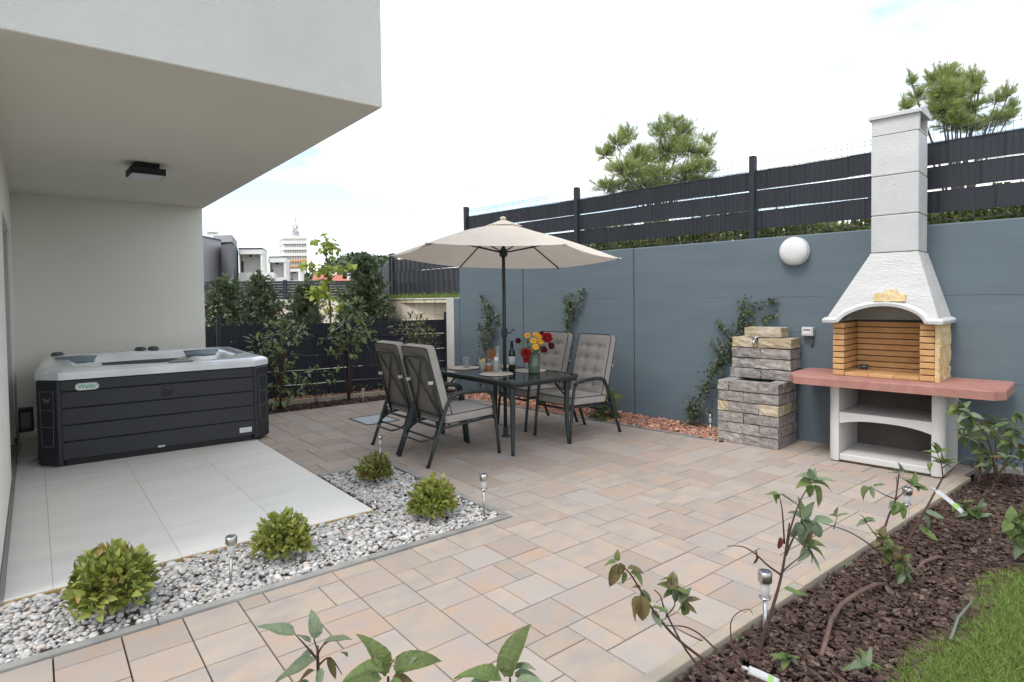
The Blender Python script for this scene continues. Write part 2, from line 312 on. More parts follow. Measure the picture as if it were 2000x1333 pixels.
    def grid(s, fn, nu, nv, smooth=True):
        vs = [fn(i/nu, j/nv) for j in range(nv+1) for i in range(nu+1)]
        fs = [(j*(nu+1)+i, j*(nu+1)+i+1, (j+1)*(nu+1)+i+1, (j+1)*(nu+1)+i) for j in range(nv) for i in range(nu)]
        return s.add(vs, fs, smooth)
    def mesh(s, name):
        me = bpy.data.meshes.new(name); me.from_pydata(s.v, [], s.f)
        me.polygons.foreach_set('use_smooth', s.sm); me.validate(); me.update(); return me
    def build(s, name, m, parent=None, **kw): return link(name, s.mesh(name), m, parent, **kw)

def link(name, me, m, parent=None, loc=None, rotz=0, label=None, cat=None, group=None, kind=None, mtx=None):
    o = bpy.data.objects.new(name, me); COL.objects.link(o)
    if m is not None and me is not None and len(me.materials) == 0: me.materials.append(m if not isinstance(m, str) else M[m])
    if parent is not None: o.parent = parent
    if loc is not None: o.location = loc
    if rotz: o.rotation_euler = (0, 0, rotz)
    if mtx is not None: o.matrix_basis = mtx
    for k, v in (('label', label), ('category', cat), ('group', group), ('kind', kind)):
        if v: o[k] = v
    return o
def thing(name, label, cat, loc=(0, 0, 0), rotz=0, group=None, kind=None):
    o = bpy.data.objects.new(name, None); COL.objects.link(o); o.location = loc; o.rotation_euler = (0, 0, rotz); o.empty_display_size = .1
    if label: o['label'] = label
    if cat: o['category'] = cat
    if group: o['group'] = group
    if kind: o['kind'] = kind
    return o
def dup(root, loc, rotz, label):
    r = root.copy(); COL.objects.link(r); r.location = loc; r.rotation_euler = (0, 0, rotz); r['label'] = label
    for ch in list(root.children):
        c = ch.copy(); COL.objects.link(c); c.parent = r
        for g in ch.children:
            d = g.copy(); COL.objects.link(d); d.parent = c
    return r
def np_mesh(name, V, F, smooth=False):
    V = np.asarray(V, np.float32); F = np.asarray(F, np.int32); k = F.shape[1]
    me = bpy.data.meshes.new(name); me.vertices.add(len(V)); me.vertices.foreach_set('co', V.ravel())
    me.loops.add(F.size); me.loops.foreach_set('vertex_index', F.ravel()); me.polygons.add(len(F))
    me.polygons.foreach_set('loop_start', np.arange(0, F.size, k, dtype=np.int32))
    me.polygons.foreach_set('use_smooth', np.full(len(F), smooth)); me.update(calc_edges=True); me.validate(); return me
def unit(a): return a/np.maximum(np.linalg.norm(a, axis=-1, keepdims=True), 1e-9)
def scatter(tv, tf, pos, ax, up, sc):
    tv = np.asarray(tv, float); tf = np.asarray(tf); pos = np.asarray(pos, float); n = len(pos)
    ax = unit(np.asarray(ax, float)); up = np.asarray(up, float); z = unit(up - (up*ax).sum(-1, keepdims=True)*ax + 1e-6); y = np.cross(z, ax)
    sc = np.asarray(sc, float)
    if sc.ndim == 1: sc = np.repeat(sc[:, None], 3, 1)
    V = pos[:, None, :] + (tv[None, :, 0:1]*sc[:, None, 0:1])*ax[:, None, :] + (tv[None, :, 1:2]*sc[:, None, 1:2])*y[:, None, :] + (tv[None, :, 2:3]*sc[:, None, 2:3])*z[:, None, :]
    F = tf[None] + (np.arange(n)*len(tv))[:, None, None]
    return V.reshape(-1, 3), F.reshape(-1, tf.shape[1])
def rdir(n): return unit(rng.normal(size=(n, 3)))
def cat2(parts):
    Vs, Fs, o = [], [], 0
    for V, F in parts: Vs.append(V); Fs.append(F+o); o += len(V)
    return np.concatenate(Vs), np.concatenate(Fs)
def leaf_t(w=.3, droop=.12, fold=.06):
    v = [(0, 0, 0), (.35, 0, .02), (.72, 0, -.02-droop*.4), (1, 0, -droop), (.33, w, fold), (.7, w*.75, fold-droop*.5), (.33, -w, fold), (.7, -w*.75, fold-droop*.5)]
    f = [(0, 1, 4), (4, 1, 2), (4, 2, 5), (5, 2, 3), (0, 6, 1), (6, 2, 1), (6, 7, 2), (7, 3, 2)]
    return np.array(v), np.array(f)
LEAF = leaf_t()
LEAF2 = (np.array([(0, 0, 0), (.45, .27, .07), (1, 0, -.06), (.45, -.27, .07)]), np.array([(0, 2, 1), (0, 3, 2)]))
def bend_leaf(L, w, droop, fold, n=7, point=.55):
    mb = MB()
    def fn(u, v):
        x = v; t = (u-.5)*2
        wid = w*math.sin(PI*min(1, x**.75*.97+.03))**.8*(1 - .25*x) if x < .999 else .0
        ang = droop*x
        px = (math.sin(ang)/droop if abs(droop) > 1e-3 else x); pz = -(1-math.cos(ang))/droop if abs(droop) > 1e-3 else 0
        wav = .03*math.sin(x*9+t)*abs(t)
        return (px*L, t*wid*L, (pz + abs(t)**1.3*fold*wid/w*(1) + wav)*L)
    mb.grid(fn, 4, n)
    return mb
# ================================================================ THE SETTING
def struct(name, mb, m, parent=None): return link(name, mb.mesh(name), m, parent, kind='structure' if parent is None else None)
g = MB(); g.add([(-700, -300, -.16), (900, -300, -.16), (900, 1300, -.16), (-700, 1300, -.16)], [(0, 1, 2, 3)]); struct('ground', g, 'soil')

# ---- paving of mixed concrete stones
MOD = .1225; GAP = .006
def clip(poly, a, b, c):          # keep a*x + b*y <= c
    out = []
    for i in range(len(poly)):
        p, q = poly[i-1], poly[i]; dp, dq = a*p[0]+b*p[1]-c, a*q[0]+b*q[1]-c
        if dp*dq < 0: t = dp/(dp-dq); out.append((p[0]+(q[0]-p[0])*t, p[1]+(q[1]-p[1])*t))
        if dq <= 0: out.append(q)
    return out
cells = [  # convex cells given by half planes a x + b y <= c
    [(-1, 0, 1.7), (1, 0, 6.4), (0, -1, -1.498), (0, 1, 3.178), (WN[0], WN[1], WC-.004)],
    [(-1, 0, -2.536), (0, -1, -3.178), (0, 1, 5.036), (WN[0], WN[1], WC-.63)],
    [(-1, 0, -2.536), (0, -1, -2.6), (0, 1, 3.44), (WN[0], WN[1], WC-.004), (-WN[0], -WN[1], -WC+.63)],
    [(-1, 0, -1.868), (0, -1, -5.036), (0, 1, 8.21), (WN[0], WN[1], WC-.63), (.02, 1, 8.27)],
]
def inside(x, y, e=1e-4): return any(all(a*x+b*y <= c+e for a, b, c in cl) for cl in cells)
X0, Y0 = 1.985 - 30*MOD, 3.178 - 14*MOD
NX, NY = 70, 56
occ = np.zeros((NX, NY), bool); pieces = []
for j in range(NY):
    for i in range(NX):
        if occ[i, j]: continue
        opts = [(3, 2)]*4 + [(2, 2)]*4 + [(2, 3)]*3 + [(2, 1)]*2 + [(1, 2)]*2
        random.shuffle(opts); opts += [(1, 2), (2, 1), (1, 1)]
        for (w, h) in opts:
            if i+w > NX or j+h > NY or occ[i:i+w, j:j+h].any(): continue
            if i+w < NX and not occ[i+w, j] and (i+w+1 >= NX or occ[i+w+1, j]) and random.random() < .75: continue
            occ[i:i+w, j:j+h] = True; pieces.append((X0+i*MOD, Y0+j*MOD, w*MOD, h*MOD)); break
def area_of(p): return abs(sum(p[i-1][0]*p[i][1]-p[i][0]*p[i-1][1] for i in range(len(p))))/2
polys = []
for (x, y, w, h) in pieces:
    r = [(x+GAP/2, y+GAP/2), (x+w-GAP/2, y+GAP/2), (x+w-GAP/2, y+h-GAP/2), (x+GAP/2, y+h-GAP/2)]
    probe = r + [(x+w/2, y+h/2), (x+w/2, y+.01), (x+w/2, y+h-.01), (x+.01, y+h/2), (x+w-.01, y+h/2)]
    if all(inside(*p) for p in probe): polys.append((r, (round(w, 3), round(h, 3)))); continue
    for cl in cells:
        p = r
        for (a, b, c) in cl:
            p = clip(p, a, b, c)
            if len(p) < 3: break
        if len(p) >= 3 and area_of(p) > .0012: polys.append((p, None))
patio = MB()
patio.add([(-1.7, 1.49, -.012), (6.42, 1.49, -.012), (6.42, 3.45, -.012), (-1.7, 3.45, -.012)], [(0, 1, 2, 3)])
patio.add([(1.8, 3.45, -.012), (6.2, 3.45, -.012), (5.4, 8.3, -.012), (1.8, 8.3, -.012)], [(0, 1, 2, 3)])
patio = struct('patio', patio, 'joint')
def px_size(p):
    x = sum(q[0] for q in p)/len(p); y = sum(q[1] for q in p)/len(p); d = dep(x, y)
    lat = (x*HR.x+y*HR.y)/max(d, .05)*FPX
    vis = d > .6 and abs(lat) < 1050 and (618 + 1.5/d*FPX) < 1370
    return area_of(p)*1.5/d**3 if vis else 0
polys.sort(key=lambda t: -px_size(t[0]))
cache = {}
def paver_mb(mb, p, z):
    mb.prism(p, -.04, z, ch=.0025)
for k, (p, key) in enumerate(polys[:300]):
    z = random.uniform(-.0012, .0012)
    if key:
        if key not in cache:
            mb = MB(); x, y = p[0]; paver_mb(mb, [(q[0]-x, q[1]-y) for q in p], 0); cache[key] = mb.mesh('paver'); cache[key].materials.append(M['paver'])
        link('paver', cache[key], None, patio, loc=(p[0][0], p[0][1], z))
    else:
        mb = MB(); paver_mb(mb, p, 0); mb.build('paver', 'paver', patio, loc=(0, 0, z))
mb = MB()
for (p, key) in polys[300:]: paver_mb(mb, p, random.uniform(-.0012, .0012))
if mb.v: mb.build('pavers', 'paver', patio, kind='stuff')

# ---- kerbs, pebble bed
def kerb(name, a, b, w, z0, z1, m, L=1.0, side=1):
    a = Vector((*a, 0)); b = Vector((*b, 0)); d = b-a; n = max(1, round(d.length/L)); root = thing(name, None, None, kind='structure')
    for i in range(n):
        p, q = a+d*(i/n), a+d*((i+1)/n); e = d.normalized(); p2, q2 = p+e*.0025, q-e*.0025; nrm = Vector((-e.y, e.x, 0))*w*side
        poly = [p2, q2, q2+nrm, p2+nrm]
        if side < 0: poly.reverse()
        mb = MB(); mb.prism([(v.x, v.y) for v in poly], z0, z1 + random.uniform(-.002, .002), ch=.004); mb.build('kerb_stone', m, root)
    return root
kerb('gravel_kerb', (-1.7, 3.182), (2.532, 3.182), .047, -.1, .012, 'concrete', 1.0)
kerb('gravel_kerb', (2.532, 3.232), (2.532, 4.985), .047, -.1, .012, 'concrete', 1.0)
kerb('gravel_kerb', (2.532, 5.032), (1.875, 5.032), .045, -.1, .012, 'concrete', .66)
kerb('bed_kerb', (-1.7, 1.436), (5.9, 1.436), .056, -.1, .008, 'kerbtan', 1.0)
kerb('wall_bed_kerb', tuple(wf(-2.9, .585).xy), tuple(wf(-7.1, .585).xy), .04, -.1, .006, 'concrete', 1.0, side=-1)
kerb('rear_bed_kerb', (1.95, 8.74), (5.3, 8.42), .07, -.1, .075, 'kerbtan', 1.2)
kerb('wall_foot', tuple(wf(-.78, .0).xy), tuple(wf(2.5, .0).xy), .10, -.1, .05, 'concrete', 3, side=-1)

def ico(sub):
    bm = bmesh.new(); bmesh.ops.create_icosphere(bm, subdivisions=sub, radius=1)
    bm.verts.index_update(); v = np.array([p.co for p in bm.verts]); f = np.array([[q.index for q in fc.verts] for fc in bm.faces]); bm.free(); return v, f
ICO1, ICO2 = ico(1), ico(2)
def bumpy(t, amt): return (t[0]*(1+rng.uniform(-amt, amt, (len(t[0]), 1))), t[1])
def bed_points(n, test, box):
    out = []
    while len(out) < n:
        P = rng.uniform((box[0], box[2]), (box[1], box[3]), (n*2, 2)); out += [p for p in P if test(p[0], p[1])]
    return np.array(out[:n])
def in_pebble(x, y): return (3.24 < y < 3.90 and -1.6 < x < 2.47) or (1.89 < x < 2.475 and 3.24 < y < 4.98)
mb = MB(); mb.add([(-1.7, 3.2, -.03), (2.53, 3.2, -.03), (2.53, 5.03, -.03), (-1.7, 5.03, -.03)], [(0, 1, 2, 3)]); struct('gravel_bed', mb, 'concrete')
parts = []
for lay in range(3):
    n = 3300; P = bed_points(n, in_pebble, (-.7, 2.48, 3.23, 4.99)); near = 1
    for v in range(3):
        q = P[v::3]; m = len(q); r = np.clip(rng.lognormal(math.log(.0112), .3, m), .006, .023)
        sc = np.stack([r*rng.uniform(1.0, 1.5, m), r*rng.uniform(.8, 1.05, m), r*rng.uniform(.5, .8, m)], 1)
        up = np.stack([rng.normal(0, .3, m), rng.normal(0, .3, m), np.ones(m)], 1)
        ax = np.stack([rng.normal(size=m), rng.normal(size=m), rng.normal(0, .15, m)], 1)
        z = -.018 + lay*.010 + rng.uniform(-.004, .004, m)
        parts.append(scatter(*bumpy(ICO2, .07), np.column_stack([q, z]), ax, up, sc))
V, F = cat2(parts); link('pebbles', np_mesh('pebbles', V, F, True), 'pebble', kind='stuff')

# ---- bark beds
def chip_t():
    n = 6; a = np.sort(rng.uniform(0, 2*PI, n)) ; a = np.linspace(0, 2*PI, n, endpoint=False)+rng.uniform(-.3, .3, n); r = rng.uniform(.7, 1.1, n)
    top = [(math.cos(t)*q, math.sin(t)*q*.55, .12+rng.uniform(-.08, .08)) for t, q in zip(a, r)]; bot = [(x*.9, y*.9, -.15) for x, y, z in top]
    v = top + bot + [(0, 0, .2)]; f = []
    for i in range(n):
        j = (i+1) % n; f += [(2*n, i, j), (i, n+i, n+j), (i, n+j, j)]
    return np.array(v), np.array(f)
def chips(P, z, size, tilt=.45, thick=1.0):
    n = len(P); parts = []
    for v in range(5):
        q = P[v::5]; m = len(q); zz = z[v::5]; r = size*np.clip(rng.lognormal(0, .38, m), .45, 2.2)
        up = np.stack([rng.normal(0, tilt, m), rng.normal(0, tilt, m), np.ones(m)], 1); ax = np.stack([rng.normal(size=m), rng.normal(size=m), rng.normal(0, .25, m)], 1)
        parts.append(scatter(*chip_t(), np.column_stack([q, zz]), ax, up, np.stack([r, r, r*thick], 1)))
    return cat2(parts)
def lawn_edge(x): return .80 + .06*math.sin(x*2.1+.6) + .05*math.sin(x*5.3) + (.0 if x < 2.9 else -.05*(x-2.9)) - .02*max(0, 2.2-x)**2
mb = MB(); mb.add([(-1.7, -.6, -.05), (6.6, -.6, -.05), (6.6, 1.45, -.05), (-1.7, 1.45, -.05)], [(0, 1, 2, 3)]); struct('planting_bed', mb, 'soil')
P = bed_points(21000, lambda x, y: y < 1.425 and y > lawn_edge(x)-.06 and WN[0]*x+WN[1]*y < WC-.1 and (x > 1.2 or y > .9), (.2, 6.3, .45, 1.43))
d = np.clip((1.43-P[:, 1])/.25, 0, 1); z = -.03 + .03*d + rng.uniform(-.012, .014, len(P))
V, F = chips(P, z, .0155, .45); link('bark_mulch', np_mesh('bark_mulch', V, F), 'bark', kind='stuff')
P = bed_points(3200, lambda x, y: y > 8.2 and y < 8.74-.0955*(x-1.95)-.01, (1.9, 5.35, 8.16, 8.75))
V, F = chips(P, -.01+rng.uniform(-.01, .03, len(P)), .024, .4); link('bark_mulch', np_mesh('bark_mulch', V, F), 'bark', kind='stuff')
mb = MB(); mb.add([(1.9, 8.15, -.03), (5.6, 8.0, -.03), (5.6, 9.6, -.03), (1.9, 9.6, -.03)], [(0, 1, 2, 3)]); struct('rear_bed', mb, 'soil')
mb = MB(); mb.add([tuple(wf(-2.6, .62, -.028)), tuple(wf(-2.6, 0, -.028)), tuple(wf(-8.4, 0, -.028)), tuple(wf(-8.4, .62, -.028))], [(0, 1, 2, 3)]); struct('wall_bed', mb, 'soil')
sq = rng.uniform((-7.2, .0), (-2.75, .575), (5200, 2)); P = np.array([wf(s, q).xy for s, q in sq])
V, F = chips(P, rng.uniform(-.025, .018, len(P)), .019, .7, 1.8)
sq2 = bed_points(1500, lambda x, y: y > 8.82-.0955*(x-1.95), (1.95, 5.4, 8.5, 9.4)); V2, F2 = chips(sq2, .02+rng.uniform(-.01, .02, 1500), .022, .7, 1.6)
link('brick_gravel', np_mesh('brick_gravel', V, F), 'redgravel', kind='stuff')
link('brick_gravel', np_mesh('brick_gravel', V2, F2), 'redgravel', kind='stuff')

# ---- lawn
xs = np.linspace(-2, 6.3, 60)
mb = MB(); vs = []
for x in xs: vs += [(x, lawn_edge(x)-.02, -.02), (x, -4, .0)]
mb.add(vs, [(2*i+1, 2*i+3, 2*i+2, 2*i) for i in range(59)]); struct('lawn', mb, 'lawnsoil')
n = 112000; X = np.where(rng.uniform(0, 1, n) < .83, rng.uniform(1.6, 4.5, n), rng.uniform(4.4, 6.1, n)); Yl = np.array([lawn_edge(x) for x in X]); Y = Yl + .03 - np.abs(rng.exponential(.22, n)) ; Y = np.where(Y < .05, rng.uniform(.1, .7, n), Y)
t = (np.array([(-.5, 0, 0), (.5, 0, 0), (-.38, 0, .5), (.38, 0, .5), (0, 0, 1.)]), np.array([(0, 1, 3), (0, 3, 2), (2, 3, 4)]))
ang = rng.uniform(0, 2*PI, n); lean = np.stack([rng.normal(0, .45, n), rng.normal(0, .45, n), np.ones(n)], 1); ax = np.stack([np.cos(ang), np.sin(ang), np.zeros(n)], 1)
hh = rng.uniform(.03, .085, n)*np.where(Y > Yl-.05, .75, 1)
ax = unit(ax - (ax*unit(lean)).sum(-1, keepdims=True)*unit(lean))
V, F = scatter(*t, np.column_stack([X, Y, np.full(n, -.02)]), ax, lean, np.stack([rng.uniform(.0022, .0042, n), np.ones(n), hh], 1))
V = V.reshape(n, 5, 3); bend = rng.normal(0, .02, (n, 2)); V[:, 4, :2] += bend; V[:, 4, 2] -= .15*hh; V[:, 2:4, :2] += bend[:, None]*.25
link('grass', np_mesh('grass', V.reshape(-1, 3), F), 'grass', kind='stuff')

# ---- raised ground behind the grey wall
mb = MB()
def rz(s, q): return 1.98 if s > -7.6 else 1.46
mb.add([tuple(wf(4, -.22, 2.02)), tuple(wf(-7.55, -.22, 2.0)), tuple(wf(-7.55, -6, 2.2)), tuple(wf(4, -6, 2.2)), tuple(wf(4, -60, 3.0)), tuple(wf(-7.55, -60, 3.0))], [(0, 3, 2, 1), (3, 4, 5, 2)])
mb.add([tuple(wf(-7.55, -.22, 1.44)), (*xy(757, 13.1), 1.44), (*xy(757, 60), 1.5), tuple(wf(-7.55, -60, 1.5))], [(0, 3, 2, 1)])
mb.add([tuple(wf(-7.55, -.22, 1.44)), tuple(wf(-7.55, -60, 1.5)), tuple(wf(-7.55, -60, 3.0)), tuple(wf(-7.55, -6, 2.2)), tuple(wf(-7.55, -.22, 2.0))], [(0, 1, 2, 3, 4)])
struct('hill', mb, 'terrain')

mb = MB(); mb.add([(1.5, 9.5, -.12), (6.3, 9.3, -.12), (*xy(757, 12.95), -.12), (*xy(800, 21), -.12), (*xy(330, 20.4), -.12)], [(0, 1, 2, 3, 4)]); struct('path', mb, 'yard')  # neighbour's yard added beyond the fence, kept pale to lighten the strip gaps
# ---- terrace of large tiles
terr = MB(); terr.box(-.21, 1.852, 3.928, 9.2, -.12, .007); terr = struct('terrace', terr, 'grout')
xl = [-.157, .042, .643, 1.246, 1.852]; 
for i in range(4):
    yb = [3.924 + (.0 if i else 0)] ; off = .6
    ys = [3.924, 3.924+off]
    while ys[-1] < 9.19: ys.append(min(9.195, ys[-1]+.6))
    for a, b in zip(ys[:-1], ys[1:]):
        if b-a < .02: continue
        mb = MB(); mb.box(xl[i]+.001, xl[i+1]-.001, a+.001, b-.001, -.02, .010+random.uniform(-.0004, .0004), ch=.0012); mb.build('tile', 'tile', terr)
mb = MB(); mb.box(-.157, 1.848, 3.912, 3.9235, -.1, .004); mb.box(1.8525, 1.8565, 3.92, 9.19, -.1, .003); mb.build('tile_edging', 'ochre', terr)

# ---- house: ground floor wall, alcove end wall, overhanging upper floor
house = thing('house', 'white rendered house with upper floor overhanging a tiled terrace', 'house', (-.16, 3.9, 0))
def hp(name, mb, m, **k):
    o = mb.build(name, m, house, **k); o.matrix_parent_inverse = Matrix.Translation((.16, -3.9, 0)); return o
ZS = 2.818
mb = MB(); mb.box(-.5, -.172, 3.92, 6.25, .10, ZS-.002); hp('wall', mb, 'cream')
mb = MB(); mb.box(-.5, -.172, 8.15, 9.2, .10, ZS-.002); mb.box(-.5, -.172, 6.25, 8.15, 2.25, ZS-.002); hp('wall', mb, 'cream')
mb = MB(); mb.box(-.6, -.24, 6.25, 8.15, -.1, 2.25); hp('door_shutter', mb, 'hgrey')
for (a, b) in ((6.252, 6.34), (8.06, 8.148)): mb = MB(); mb.box(-.238, -.19, a, b, .01, 2.25); hp('door_frame', mb, 'boxgrey')
mb = MB(); mb.box(-.238, -.165, 6.252, 8.148, -.1, .045); hp('threshold', mb, 'concrete')
for (a, b) in ((3.93, 6.24), (8.16, 9.19)): mb = MB(); mb.box(-.5, -.178, a, b, -.1, .10); hp('plinth', mb, 'plinth')
mb = MB(); mb.box(-.49, 1.87, 9.2, 9.45, -.1, ZS-.002); hp('wall', mb, 'cream')
mb = MB(); mb.box(-4, -.5, 3.92, 9.45, -.1, ZS-.002); hp('wall', mb, 'stucco')
mb = MB(); mb.box(-4, 1.9, 3.765, 9.5, ZS, 5.6); hp('upper_wall', mb, 'stucco')
mb = MB(); mb.box(-4, 1.897, 3.769, 9.49, ZS-.004, ZS+.02); hp('soffit', mb, 'soffit')
mb = MB(); mb.box(-.168, 1.85, 9.186, 9.199, .02, .09); hp('skirting', mb, 'tile')
# ceiling light
cl = thing('ceiling_light', 'square black ceiling lamp under the white soffit', 'lamp', (.87, 6.62, ZS-.005), .02)
mb = MB(); mb.box(-.10, .10, -.10, .10, -.055, 0, ch=.004); mb.build('mount', 'black', cl)
mb = MB(); mb.box(-.145, .145, -.145, .145, -.115, -.055, ch=.004); mb.build('housing', 'black', cl)
mb = MB(); mb.box(-.13, .13, -.13, .13, -.121, -.114); mb.build('diffuser', 'diffuser', cl)

# ---- the grey garden wall
gw = thing('garden_wall', 'tall blue grey painted concrete garden wall with vertical joints', 'wall', tuple(wf(-4, 0, 0)), WROT)
def wl(mb, name, m, root=None, z=0, s0=-4, **k): return mb.build(name, m, root, **k)
for (a, b) in ((-7.65, -6.186), (-6.178, -4.246), (-4.238, 4)):
    mb = MB(); mb.box(a+4, b+4, .0, .22, -.1, 2.12, ch=.012); mb.build('wall_panel', 'wallgrey', gw)
for k in range(26):
    a = random.uniform(-7.6, 2.5); z = random.choice((.74, 1.485, 1.49, 1.12)); L_ = random.uniform(.15, .9); a2 = min(a+L_, 3.9)
    if any(a < q < a2 for q in (-6.182, -4.242)): continue
    mb = MB(); n_ = 8; mb.tube([(a+4+(a2-a)*i/n_, -.0005, z+.0015*math.sin(a*9+i*2.1)) for i in range(n_+1)], [.0006+.0016*math.sin(PI*i/n_) for i in range(n_+1)], 5); mb.build('formwork_ridge', 'wallgrey', gw)
mb = MB(); mb.box(-3.64, 7.9, .02, .2, -.1, 2.1); mb.build('wall_core', 'soot', gw)
mb = MB(); mb.box(-3.80, -3.652, .0, .22, -.1, 1.52, ch=.006); mb.build('wall_panel', 'wallgrey', gw)
mb = MB(); mb.box(-4.0, -3.803, .004, .22, -.1, 1.515); mb.build('end_block', 'wallwhite', gw)
# small lamp and socket on the wall
wl_ = thing('wall_lamp', 'round white bulkhead lamp high on the grey wall', 'lamp', tuple(wf(-2.275, .002, 1.953)), WROT)
mb = MB(); mb.lathe([(.145, 0), (.147, .03), (.147, .05)], n=40, mtx=Matrix.Rotation(PI/2, 4, 'X')); mb.build('base_ring', 'lampwhite', wl_)
mb = MB(); mb.lathe([(.146, .048), (.138, .075), (.115, .098), (.08, .112), (.04, .119), (.001, .121)], n=40, mtx=Matrix.Rotation(PI/2, 4, 'X')); mb.build('opal_cover', 'lampwhite', wl_)
for a in (.25, 2.3, 4.4): mb = MB(); mb.lathe([(.005, 0), (.005, .004)], c=(.118*math.cos(a), -.088, .118*math.sin(a)), n=8, mtx=Matrix.Rotation(PI/2, 4, 'X')); mb.build('screw', 'frame', wl_)
sk = thing('socket_box', 'small light grey outdoor socket box on the wall above the stone fountain', 'socket', tuple(wf(-2.14, .002, 1.13)), WROT)
mb = MB(); mb.box(-.055, .055, -.062, 0, -.045, .045, ch=.004); mb.build('case', 'boxgrey', sk)
mb = MB(); mb.box(-.045, .04, -.0665, -.06, -.03, .034, ch=.002); mb.build('lid', 'lampwhite', sk)
mb = MB()
for k in range(4): mb.box(-.036, .03, -.068, -.066, .01+k*.005, .012+k*.005)
mb.build('print', 'frame', sk)
mb = MB(); mb.tube([(.03, -.02, -.05), (.03, -.015, -.12), (.03, -.004, -.15)], .011, 8); mb.build('conduit', 'plinth', sk)
# ================================================================ FENCES
def local_mtx(a, b):
    a = Vector(a); b = Vector(b); d = (b-a).normalized(); return a, math.atan2(d.y, d.x), (b-a).length
def screen_fence(name, label, a, b, posts, z0, bands, wire_top, post_top, m, step=.2, amp=.006, wirestep=.05, zbase=0, wire_bottom=None, wires=True, cap=True, group=None, sharp=7):
    """a..b run of mesh panels with woven screen strips; posts = distances along it"""
    a, rot, L = local_mtx(a, b); root = thing(name, label, 'fence', a, rot, group)
    for p in posts:
        mb = MB(); mb.box(p-.03, p+.03, -.02, .06, zbase, post_top, ch=.003); o = mb.build('post', 'anthracite', root)
        mb = MB(); mb.box(p-.033, p+.033, -.023, .063, post_top, post_top+.012, ch=.003); mb.build('post_cap', 'black', o)
    for p0, p1 in zip(posts[:-1], posts[1:]):
        x0, x1 = p0+.032, p1-.032
        n = max(2, int((x1-x0)/step*14))
        for (zl, zh) in bands:
            mb = MB(); off = random.uniform(0, step)
            def fn(u, v):
                x = x0+(x1-x0)*u; w = math.sin((x+off)/step*PI); y = amp*max(-1, min(1, w*sharp))
                return (x, y + .022, zl+(zh-zl)*v + .003*math.sin(x*3+off*30))
            mb.grid(fn, n, 1, False); o = mb.build('slat', m, root); md = o.modifiers.new('thick', 'SOLIDIFY'); md.thickness = .0018
        if wires:
            mb = MB(); k = int((x1-x0)/wirestep); wb = wire_bottom if wire_bottom is not None else bands[0][0]-.03
            for i in range(k+1):
                x = x0+(x1-x0)*i/k
                mb.tube([(x, .018-amp*.9, wb), (x, .018-amp*.9, wire_top-.11), (x, -.006, wire_top-.075), (x, .018-amp*.9, wire_top-.04), (x, .018-amp*.9, wire_top+.012)], .0021, 4, cap=False)
            hs = [zh+.008 for zl, zh in bands[:-1]] + [zh-.0 for zl, zh in bands[-1:]] + [wire_top-.11, wire_top-.04, wire_top-.005, wb+.01]
            for z in hs: mb.tube([(x0-.03, .013, z), (x1+.03, .013, z)], .0025, 4)
            mb.build('wire_mesh', 'wire', root, kind='stuff')
    return root
f1 = screen_fence('screen_fence', 'dark screen strip fence with tall posts standing on top of the grey wall', wf(-7.58, -.10), wf(4, -.10), [0, 2.345, 4.81, 7.25, 9.7], 2.1,
             [(2.235, 2.432), (2.446, 2.650), (2.664, 2.868)], 2.985, 3.02, 'slat', step=.2, amp=.004, zbase=2.12, wire_bottom=2.15)
f2 = screen_fence('screen_fence', 'low navy screen strip fence behind the rear planting bed', (2.075, 9.33, 0), (5.62, 8.80, 0), [0, 1.86, 3.56], 0,
             [(.03, .218), (.226, .436), (.446, .655), (.665, .915), (.927, 1.152)], 1.24, 1.275, 'slatb', step=.25, amp=.0025, zbase=-.1)
mb = MB(); mb.grid(lambda u, v: (-.6*(1-u)-.04, .022, .03+1.12*v), 4, 1, False); o = mb.build('slat', 'slatb', f2)
fa, fb = Vector((*xy(768, 13.0), 0)), Vector((*xy(925, 11.0), 0))
f3 = screen_fence('screen_fence', 'black woven screen fence above the stained beige retaining wall', fa, fb, [0, (fb-fa).length], 1.5,
             [(1.60, 1.846), (1.853, 2.103), (2.110, 2.36)], 2.44, 2.5, 'slatc', step=.085, amp=.012, zbase=1.45, wires=False, sharp=2.2)
f4 = screen_fence('screen_fence', 'short return of black screen fence running back from the corner post', Vector((*xy(766, 13.15), 0)), Vector((*xy(749, 16), 0)), [0, 2.9], 1.5,
             [(1.60, 1.846), (1.853, 2.103), (2.110, 2.36)], 2.44, 2.5, 'slatc', step=.17, amp=.012, zbase=1.45, wires=False)
# beige retaining wall under it
rw = thing('retaining_wall', 'stained beige concrete retaining wall below the black woven fence', 'wall', (*xy(757, 12.9), 0))
a, rot, L = local_mtx(Vector((*xy(757, 12.9), 0)), Vector((*xy(930, 10.75), 0))); rw.rotation_euler = (0, 0, rot)
mb = MB(); mb.box(0, L, 0, .22, -.1, 1.50, ch=.006); mb.build('wall_body', 'beige', rw)
mb = MB(); mb.box(-.02, L, -.015, .24, 1.502, 1.53, ch=.005); mb.build('coping', 'wallwhite', rw)
